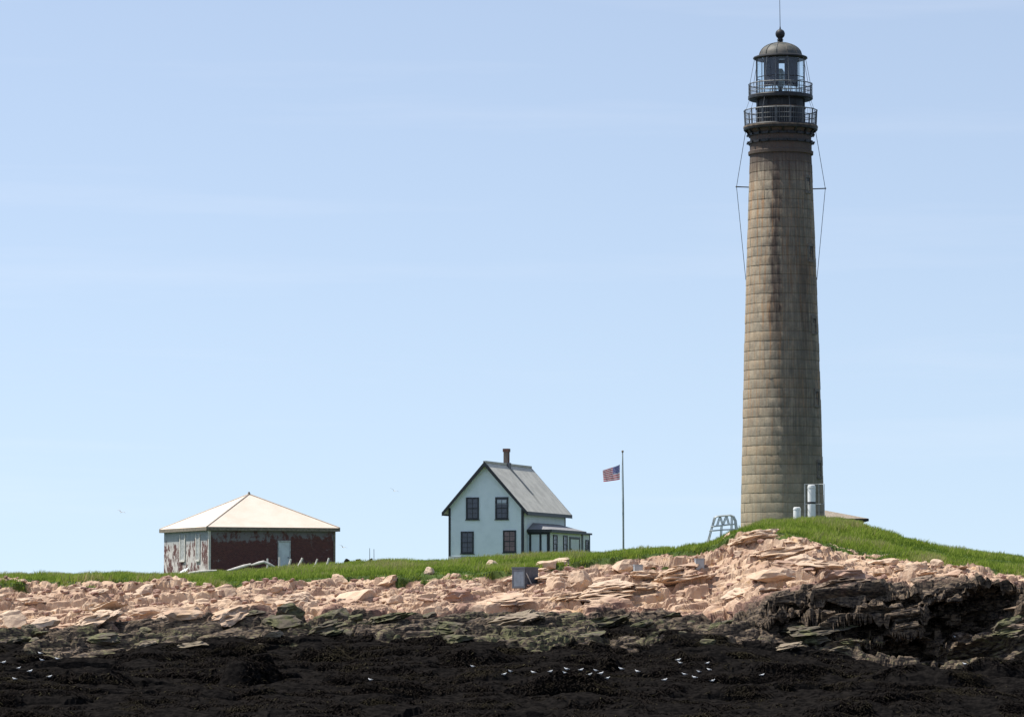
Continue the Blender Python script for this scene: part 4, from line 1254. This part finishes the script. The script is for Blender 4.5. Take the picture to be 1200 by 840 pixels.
ZONES = [(-60, 185, 'on the left shore', 'boulders on the left shore'),
         (185, 420, 'below the brick building', 'boulders below the brick building'),
         (420, 595, 'below the house', 'boulders below the house'),
         (595, 840, 'below the flagpole', 'boulders below the flagpole'),
         (840, 1020, 'below the tower', 'rocks below the tower'),
         (1020, 1260, 'along the bluff top', 'rocks along the bluff top')]
AUTO = []
cnt = 0
tries = 0
while cnt < 185 and tries < 3000:
    tries += 1
    px = random.uniform(-15, 1215)
    if px > 480 and random.random() < .35: continue
    x_at = (px - 600) / FPX
    t = random.triangular(5.0, 7.08, 5.9 if px < 500 else 6.6)
    i = int(np.clip(np.searchsorted(XCm, x_at * 232), 0, nC - 1))
    d = float(np.interp(t, T, BY[i])); x = x_at * d
    g_ = float(np.interp(t, T, GR[int(np.clip(np.searchsorted(XCm, x), 0, nC - 1))]))
    if g_ > .5 and random.random() < .85: continue
    wid = min(2.4, 0.5 + random.paretovariate(2.0) * 0.36)
    if t > 6.5: wid *= .75
    slab = random.random() < (.5 if px < 480 else .75)
    hei = wid * (random.uniform(.22, .36) if slab else random.uniform(.4, .7))
    if slab: wid *= 1.35
    zl = next(z for z in ZONES if z[0] <= px < z[1])
    AUTO.append((put_rock('flat_boulder' if slab else 'boulder', Vector((x, d, surf(x, d))), wid, hei, 'pink', slab, zl[2], zl[3]), px, wid, slab, zl[2], zl[3]))
    cnt += 1
cnt = 0
while cnt < 46:
    px = random.uniform(-15, 1215); d = random.uniform(200, 217); x = (px - 600) / FPX * d
    t = tparam(x, d)
    if not 3.8 < t < 4.95 or px > 880: continue
    wid = min(2.4, .5 + random.paretovariate(2.0) * .35); slab = random.random() < .6
    o = put_rock('flat_boulder' if slab else 'boulder', Vector((x, d, surf(x, d))), wid * (1.4 if slab else 1), wid * (.34 if slab else .55), 'olive', slab, 'olive rock', 'rocks of the olive tide band')
    AUTO.append((o, px, wid, slab, 'in the tide band', 'rocks of the olive tide band'))
    cnt += 1
cnt = 0
while cnt < 40:
    px = random.uniform(872, 1205); py = random.uniform(684, 765)
    p = hit(px, py)
    if p.y > 214: continue
    inh = 1070 < px < 1178 and 693 < py < 778
    if p.y > 209 and not inh: continue
    wid = random.uniform(1.0, 2.6) * (.6 if inh else 1)
    o = put_rock('flat_boulder', p + Vector((0, .35, 0)), wid, wid * random.uniform(.16, .28) * (1.7 if inh else 1), 'dark' if inh or py < 735 or random.random() < .3 else 'olive', True, 'ledge', 'ledges of the dark bluff', rz=random.uniform(-12, 12), ry=random.uniform(-12, -2), sink=.4)
    AUTO.append((o, px, wid * .6, True, 'on the bluff face', 'dark ledges of the bluff face'))
    cnt += 1
ORD = ['first', 'second', 'third', 'fourth', 'fifth', 'sixth', 'seventh', 'eighth', 'ninth', 'tenth', 'eleventh', 'twelfth', 'thirteenth', 'fourteenth', 'fifteenth', 'sixteenth', 'seventeenth', 'eighteenth', 'nineteenth', 'twentieth']
def ordinal(i): return ORD[i] if i < 20 else 'twenty-' + ORD[i - 20]
CLS = {}
for rec in AUTO:
    o, px, wid, slab, where, grp = rec
    size = 'small' if wid < .85 else 'middling' if wid < 1.2 else 'large'
    CLS.setdefault((size, slab, where, grp), []).append(rec)
for (size, slab, where, grp), recs in CLS.items():
    colr = 'olive' if 'olive' in grp else 'dark' if 'dark' in grp else 'pink'
    shape = 'flat slab' if slab else 'blocky boulder'
    recs.sort(key=lambda r_: r_[1])
    for i, r_ in enumerate(recs):
        r_[0]['label'] = f'{size} {colr} {shape} {where}, {ordinal(i)} from left of that size and shape' if len(recs) > 1 else f'the only {size} loose {colr} {shape} {where}'

# small stones too many to count
tri = [rock_mesh(700 + i, flat=.7, sub=1, ncut=6, jag=.03) for i in range(6)]
tri = [(np.array([v.co[:] for v in m_.vertices]), [tuple(p.vertices) for p in m_.polygons]) for m_ in tri]
rub = MB(); cnt = 0
while cnt < 2400:
    px = random.uniform(-60, 1260)
    t = random.triangular(5.0, 7.15, 6.7)
    i = int(np.clip(np.searchsorted(XCm, (px - 600) / FPX * 234), 0, nC - 1))
    d = float(np.interp(t, T, BY[i])); x = XCm[i] + random.uniform(-.06, .06)
    if float(np.interp(t, T, GR[i])) > .6: continue
    if px > 480 and random.random() < .4: continue
    s = random.uniform(.12, .42); a = random.uniform(0, 6.28); ca, sa = math.cos(a), math.sin(a)
    vv, ff = tri[cnt % 6]
    sx_, sy_, sz_ = s * random.uniform(.8, 1.5), s, s * random.uniform(.6, 1.1)
    q = vv * np.array([sx_, sy_, sz_])
    z = surf(x, d) - s * .12
    rub.add(np.stack([q[:, 0]*ca - q[:, 1]*sa + x, q[:, 0]*sa + q[:, 1]*ca + d, q[:, 2] + z], 1).tolist(), ff)
    cnt += 1
ro = rub.build('stone_rubble', M_rock); ro.data.shade_flat()
tag(ro, 'small pink stones scattered between the boulders', 'rubble', kind='stuff')

# ------------------------------------------------------------------ grass and weed
def scatter(weight, nmax):
    """random points on the ground sheet, per-cell probability from weight * area"""
    ax = PX[1:, :-1] - PX[:-1, :-1]; ay = np.abs(PY[:-1, 1:] - PY[:-1, :-1]) + np.abs(PZ[:-1, 1:] - PZ[:-1, :-1])
    wgt = (ax * ay * weight[:-1, :-1]).ravel(); wgt = wgt / wgt.sum()
    ids = rng.choice(len(wgt), size=nmax, p=wgt)
    i, j = np.unravel_index(ids, (nC - 1, nT - 1))
    u, v = rng.random(nmax), rng.random(nmax)
    def lerp(A): return (A[i, j]*(1-u)*(1-v) + A[i+1, j]*u*(1-v) + A[i, j+1]*(1-u)*v + A[i+1, j+1]*u*v)
    return np.stack([lerp(PX), lerp(PY), lerp(PZ)], 1), lerp(TT)
def fast_mesh(name, co, tris, mat, attrs=()):
    me = bpy.data.meshes.new(name)
    me.vertices.add(len(co)); me.vertices.foreach_set('co', co.ravel().astype(np.float32))
    me.loops.add(tris.size); me.loops.foreach_set('vertex_index', tris.ravel().astype(np.int32))
    me.polygons.add(len(tris)); me.polygons.foreach_set('loop_start', (np.arange(len(tris)) * 3).astype(np.int32))
    me.polygons.foreach_set('loop_total', np.full(len(tris), 3, dtype=np.int32))
    me.update(calc_edges=True)
    for nm, arr in attrs:
        a_ = me.attributes.new(nm, 'FLOAT', 'POINT'); a_.data.foreach_set('value', arr.astype(np.float32))
    me.materials.append(mat)
    return link(bpy.data.objects.new(name, me))

n = NT('grass_blade')
tn = n.attr('tint')
col = n.mix(n.step(tn, 0.0, 0.6), (0.08, 0.14, 0.02), (0.27, 0.35, 0.06))
col = n.mix(n.step(tn, 0.86, 1.0), col, (0.36, 0.34, 0.15))
df = n.n('ShaderNodeBsdfDiffuse'); tl_ = n.n('ShaderNodeBsdfTranslucent'); mx = n.n('ShaderNodeMixShader'); mx.inputs[0].default_value = .42
n.t.links.new(col, df.inputs[0]); n.t.links.new(col, tl_.inputs[0]); n.t.links.new(df.outputs[0], mx.inputs[1]); n.t.links.new(tl_.outputs[0], mx.inputs[2])
n.t.links.new(mx.outputs[0], n.t.nodes['Material Output'].inputs[0])
M_blade = n.m
inview = (np.abs(BX) < 41).astype(float)
wgt = sstep(GR, .3, .7) * np.where(TT < 8.25, 1.0, np.where(TT < 9.0, .35, 0.0)) * inview
NG = 300000
P, tpar = scatter(wgt, NG)
clump = fbm(P[:, 0] / 1.1, P[:, 1] / 1.1, P[:, 0] * 0, 3, 131)
patch = fbm(P[:, 0] / 4.5, P[:, 1] / 4.5, P[:, 0] * 0, 2, 137)
hgt = (0.22 + 0.42 * clump + 0.34 * patch + 0.12 * rng.random(NG)).clip(.1, .85) * .82
ang = rng.random(NG) * 2 * np.pi; wd_ = 0.022 + .03 * rng.random(NG)
lx = rng.normal(0, .32, NG) + .15; ly = rng.normal(0, .32, NG)
dx_, dy_ = np.cos(ang) * wd_, np.sin(ang) * wd_
co = np.empty((NG, 3, 3))
co[:, 0] = P + np.stack([-dx_, -dy_, np.full(NG, -.04)], 1)
co[:, 1] = P + np.stack([dx_, dy_, np.full(NG, -.04)], 1)
co[:, 2] = P + np.stack([lx * hgt, ly * hgt, hgt], 1)
straw = sstep(fbm(P[:, 0] / 2.2, P[:, 1] / 2.2, P[:, 0] * 0, 3, 171), .15, .5)
tint = np.clip(.42 + .45 * straw * rng.random(NG) + .55 * patch + .5 * clump + rng.normal(0, .2, NG), 0, 1)
g_ = fast_mesh('grass', co.reshape(-1, 3), np.arange(NG * 3).reshape(-1, 3), M_blade, (('tint', np.repeat(tint, 3)),))
tag(g_, 'long green grass covering the top of the island', 'grass', kind='stuff')

n = NT('rockweed')
tn = n.attr('tint')
col = n.mix(n.step(tn, 0.2, 0.9), (0.005, 0.0045, 0.0048), (0.020, 0.0165, 0.014))
col = n.mix(n.step(n.noise(n.pos((.6, 1, 1)), .45, 4, .6), .5, .72, 0, .75), col, (0.036, 0.031, 0.019))
col = n.mix(n.step(tn, 0.97, 1.0, 0, .6), col, (0.05, 0.046, 0.025))
M_weed = n.done(col, .8, spec=.0)
NW = 170000
P, tpar = scatter(sstep(WD, .4, .8) * (TT > 1.2) * inview * sstep(fbm(BX / 1.6, BY / 1.2, BX * 0, 3, 161), -.25, .2), NW)
ln_ = .25 + .45 * rng.random(NW)
clump = fbm(P[:, 0] / .7, P[:, 1] / .7, P[:, 0] * 0, 3, 151)
dx_ = rng.normal(0, .8, NW); dn = np.sqrt(dx_ ** 2 + 1)
tipd = np.stack([dx_ / dn, -1 / dn, -.12 - .25 * rng.random(NW)], 1) * ln_[:, None]
sd = np.stack([1 / dn, dx_ / dn, np.zeros(NW)], 1) * (.02 + .035 * rng.random(NW))[:, None]
lift_ = np.zeros((NW, 3)); lift_[:, 2] = .015 + .03 * rng.random(NW) + .02 * clump
co = np.stack([P - sd - np.array([0, 0, .03]), P + sd - np.array([0, 0, .03]), P + tipd * .45 + lift_ + sd * .8, P + tipd * .45 + lift_ - sd * .8, P + tipd + lift_ * .3], 1)
b = (np.arange(NW) * 5)[:, None]
tris = np.concatenate([b + np.array([[0, 1, 2]]), b + np.array([[0, 2, 3]]), b + np.array([[3, 2, 4]])], 1).reshape(-1, 3)
tint = np.clip(.5 + .3 * clump + rng.normal(0, .22, NW), 0, 1)
g_ = fast_mesh('rockweed', co.reshape(-1, 3), tris, M_weed, (('tint', np.repeat(tint, 5)),))
tag(g_, 'black brown seaweed draped over the foreshore', 'seaweed', kind='stuff')

# ------------------------------------------------------------------ driftwood and stakes in the grass
def on_ground(px, py):
    return hit(px, py)
def log(name, pts, rad, label, cat, lift=.1, mat=M_bleach, d=None, seg=7):
    P_ = []
    dd = d or on_ground(*pts[len(pts) // 2]).y
    for i, (px, py) in enumerate(pts):
        P_.append(at(px, py, dd + (i - len(pts) / 2) * .1))
    o0 = P_[len(P_) // 2]
    m_ = MB()
    r_ = [rad * random.uniform(.85, 1.1) for _ in P_]; r_[0] *= .6; r_[-1] *= .6
    m_.tube([p - o0 for p in P_], r_, seg)
    o = m_.build(name, mat); o.location = o0
    tag(o, label, cat)
    return o
log('driftwood_log', [(216, 673), (226, 670.5), (240, 668.8), (254, 668)], .085, 'white driftwood log in the grass, leftmost below the brick building', 'driftwood', d=259)
log('driftwood_log', [(266, 668.5), (276, 666), (286, 663), (294, 660.8)], .11, 'thick white driftwood log in the grass, middle below the brick building', 'driftwood', d=260)
log('driftwood_log', [(294, 662), (303, 659.5), (309, 658), (316, 661), (322, 664)], .10, 'bent white driftwood log in the grass left of the brick building door', 'driftwood', d=260.5)
for (xa, ya, xb, yb, r_, lab) in (
   (313.5, 664, 313.5, 654, .075, 'short upright stake left of the brick building door'),
   (327, 664, 327.5, 652.5, .075, 'pale upright stake at the left side of the brick building door'),
   (336, 660, 341, 654.5, .09, 'short leaning stub of wood at the foot of the brick building door'),
   (346, 661, 354.5, 653.5, .10, 'longer leaning stick right of the brick building door'),
   (367, 660, 372, 654.5, .07, 'thin leaning stick near the right end of the brick building'),
   (382, 660, 385.5, 653.5, .08, 'leaning stake nearest the right corner of the brick building'),
   (433, 662, 433.2, 642, .022, 'thin stake standing in the grass, left of the pair between the buildings'),
   (438, 662, 438.2, 643, .022, 'thin stake standing in the grass, right of the pair between the buildings')):
    dd = 262.0
    pa_ = at(xa, ya, dd); pb_ = at(xb, yb, dd)
    base = Vector((pa_.x, dd, surf(pa_.x, dd) - .05))
    m_ = MB(); m_.tube([(0, 0, 0), (pb_ - base) * .55 + Vector((.01, 0, 0)), pb_ - base], [r_, r_ * .9, r_ * .75], 7)
    o = m_.build('stake', M_bleach if r_ > .05 else M_iron); o.location = base
    tag(o, lab, 'stake', 'stakes and sticks in the grass')
# white board leaning on the left wall
pb_ = at(211, 664, 266)
e = empty('leaning_board', (pb_.x, 266, surf(pb_.x, 266) - .05), R(-25))
m_ = MB(); k_ = 266 / FPX
m_.add([(-.5, 0, 0), (.05, 0, 0), (.55, .35, .75), (-.15, .35, .45), (-.5, .06, 0), (.05, .06, 0), (.55, .41, .75), (-.15, .41, .45)], [(0,1,2,3),(7,6,5,4),(0,4,5,1),(1,5,6,2),(2,6,7,3),(3,7,4,0)])
m_.build('board', M_white, e)
m_ = MB(); m_.bar((-.30, -.02, .06), (.35, .31, .58), .06, .03); m_.build('batten', M_bleach, e)
tag(e, 'white board leaning at the foot of the brick building left wall', 'board')
for i, (px, py, w_, lab) in enumerate(((407, 656, 9, 'small dark stone on the grass skyline, nearest the brick building'), (421, 656, 9, 'small dark stone on the grass skyline left of the thin stakes'), (436, 657, 6, 'small dark stone on the grass skyline at the thin stakes'))):
    p = at(px, py, 268); k_ = FPX / 268
    put_rock('stone', Vector((p.x, 268, surf(p.x, 268))), w_ / k_, .55, 'weed', False, lab, sink=.1)

# ------------------------------------------------------------------ seabirds
M_bird = simple('white_feathers', (0.80, 0.80, 0.79), .7, var=.04)
M_wing = simple('grey_feathers', (0.42, 0.44, 0.47), .7, var=.06)
M_beak = simple('dark_beak', (0.05, 0.04, 0.035), .6)
def bird_mesh():
    m_ = MB()
    st = [(-.19, .0, .115, .008, .010), (-.12, 0, .120, .030, .022), (-.05, 0, .118, .052, .050), (.03, 0, .122, .056, .058), (.085, 0, .142, .044, .050), (.115, 0, .172, .030, .034), (.13, 0, .20, .031, .031), (.152, 0, .208, .022, .022), (.172, 0, .206, .006, .006)]
    seg = 8; vs, fs = [], []
    for x, y, z, ry_, rz_ in st:
        for k in range(seg):
            a = 2 * math.pi * k / seg; vs.append((x, ry_ * math.cos(a), z + rz_ * math.sin(a)))
    for i in range(len(st) - 1):
        for k in range(seg): fs.append((i*seg+k, (i+1)*seg+k, (i+1)*seg+(k+1)%seg, i*seg+(k+1)%seg))
    fs.append(tuple(range(seg))[::-1]); fs.append(tuple(range((len(st)-1)*seg, len(st)*seg)))
    m_.add(vs, fs, 0)
    for s_ in (-1, 1):
        w_ = [(.07, s_*.045, .155), (-.02, s_*.062, .155), (-.13, s_*.045, .145), (-.235, s_*.02, .135), (-.12, s_*.038, .115), (.0, s_*.06, .105), (.06, s_*.053, .12)]
        inn = [(x, y - s_ * .012, z) for x, y, z in w_]
        q = list(range(7)); m_.add(w_ + inn, [tuple(q), tuple(i + 7 for i in reversed(q))] + [(i, i + 7, (i+1) % 7 + 7, (i+1) % 7) for i in range(7)], 1)
        m_.tube([(.0, s_*.02, .075), (.005, s_*.02, -.01)], .006, 4, 2)
        m_.add([(-.01, s_*.02-.012, .0), (.035, s_*.02-.014, .0), (.035, s_*.02+.014, .0), (-.01, s_*.02+.012, .0), (.0, s_*.02, .012)], [(3,2,1,0),(0,1,4),(1,2,4),(2,3,4),(3,0,4)], 2)
    m_.tube([(.165, 0, .206), (.205, 0, .200)], [.008, .002], 5, 2)
    o = m_.build('seabird', [M_bird, M_wing, M_beak]); me = o.data
    bpy.data.objects.remove(o)
    me.shade_smooth()
    return me
BIRD = bird_mesh()
BIRDS = [(4,777),(22,784),(35,789),(49,776),(67,774),(47,770),(58,795),(17,797),(554,781),(434,797),(598,787),(625,789),(645,787),(664,785),(662,792),(681,787),(698,787),(691,791),(704,793),(712,795),(728,784),(747,791),(795,774),(797,779),(829,777),(831,786),(819,788),(814,795),(802,792),(779,797),(591,792),(835,798),(893,792),(1131,781),(1182,756),(1120,748)]
for i, (px, py) in enumerate(BIRDS):
    p = hit(px, py + 2)
    o = bpy.data.objects.new('seabird', BIRD); link(o)
    o.location = p + Vector((0, 0, .02)); s_ = random.uniform(.68, .85) * (1.7 if px == 1182 else 1)
    o.scale = (s_, s_, s_); o.rotation_euler = (0, 0, random.choice((0, math.pi)) + random.uniform(-.6, .6))
    lab, grp = ('white seabird resting on the black weed at the left end of the foreshore', 'seabirds at the left') if px < 200 else \
               ('white seabird resting on the black weed below the house and flagpole', 'seabirds in the middle') if px < 770 else \
               ('white seabird resting on the black weed below the left end of the bluff', 'seabirds below the bluff')
    if px == 434: lab, grp = 'lone white seabird on the weed below the gap between the buildings', None
    if px == 893: lab, grp = 'lone white seabird on the weed straight below the tower', None
    if px == 1131: lab, grp = 'lone white seabird on the weed below the dark hollow', None
    if px == 1182: lab, grp = 'largest white seabird, at the right edge beside the green ledge', None
    if px == 1120: lab, grp = 'white seabird sitting inside the dark hollow of the bluff', None
    if grp:
        mates = sorted(q for q in BIRDS if (q[0] < 200) == (px < 200) and (q[0] < 770) == (px < 770) and q[0] not in (434, 893, 1131, 1182, 1120))
        lab = 'white seabird on the black weed, ' + ordinal(mates.index((px, py))) + ' from left of the ' + grp.replace('seabirds', 'flock')
    tag(o, lab, 'seabird', grp)
def flying_mesh():
    m_ = MB()
    st = [(-.2, 0, 0, .01, .01), (-.08, 0, 0, .045, .04), (.05, 0, 0, .055, .05), (.14, 0, .01, .035, .035), (.2, 0, .01, .01, .01)]
    seg = 8; vs, fs = [], []
    for x, y, z, a_, b_ in st:
        for k in range(seg):
            a = 2 * math.pi * k / seg; vs.append((x, a_ * math.cos(a), z + b_ * math.sin(a)))
    for i in range(len(st) - 1):
        for k in range(seg): fs.append((i*seg+k, (i+1)*seg+k, (i+1)*seg+(k+1)%seg, i*seg+(k+1)%seg))
    m_.add(vs, fs, 0)
    for s_ in (-1, 1):
        w_ = [(.08, s_*.03, .02), (.10, s_*.25, .14), (.0, s_*.52, .10), (-.03, s_*.25, .12), (-.06, s_*.03, .02)]
        lo = [(x, y, z - .012) for x, y, z in w_]
        m_.add(w_ + lo, [(0,1,3,4), (1,2,3), (9,8,6,5), (8,7,6)] + [(i, i+5, (i+1)%5+5, (i+1)%5) for i in range(5)], 1)
    o = m_.build('seabird', [M_bird, M_wing]); me = o.data; bpy.data.objects.remove(o); return me
FLY = flying_mesh()
for px, py, lab in ((462, 575, 'seabird in flight against the sky left of the house chimney'), (142, 600, 'seabird in flight against the sky left of the brick building roof'), (402, 641, 'seabird in flight low beside the right corner of the brick building')):
    o = bpy.data.objects.new('seabird', FLY); link(o)
    o.location = at(px, py, 285); o.scale = (.75,) * 3; o.rotation_euler = (R(20), R(-10), R(random.uniform(40, 140)))
    tag(o, lab, 'seabird')
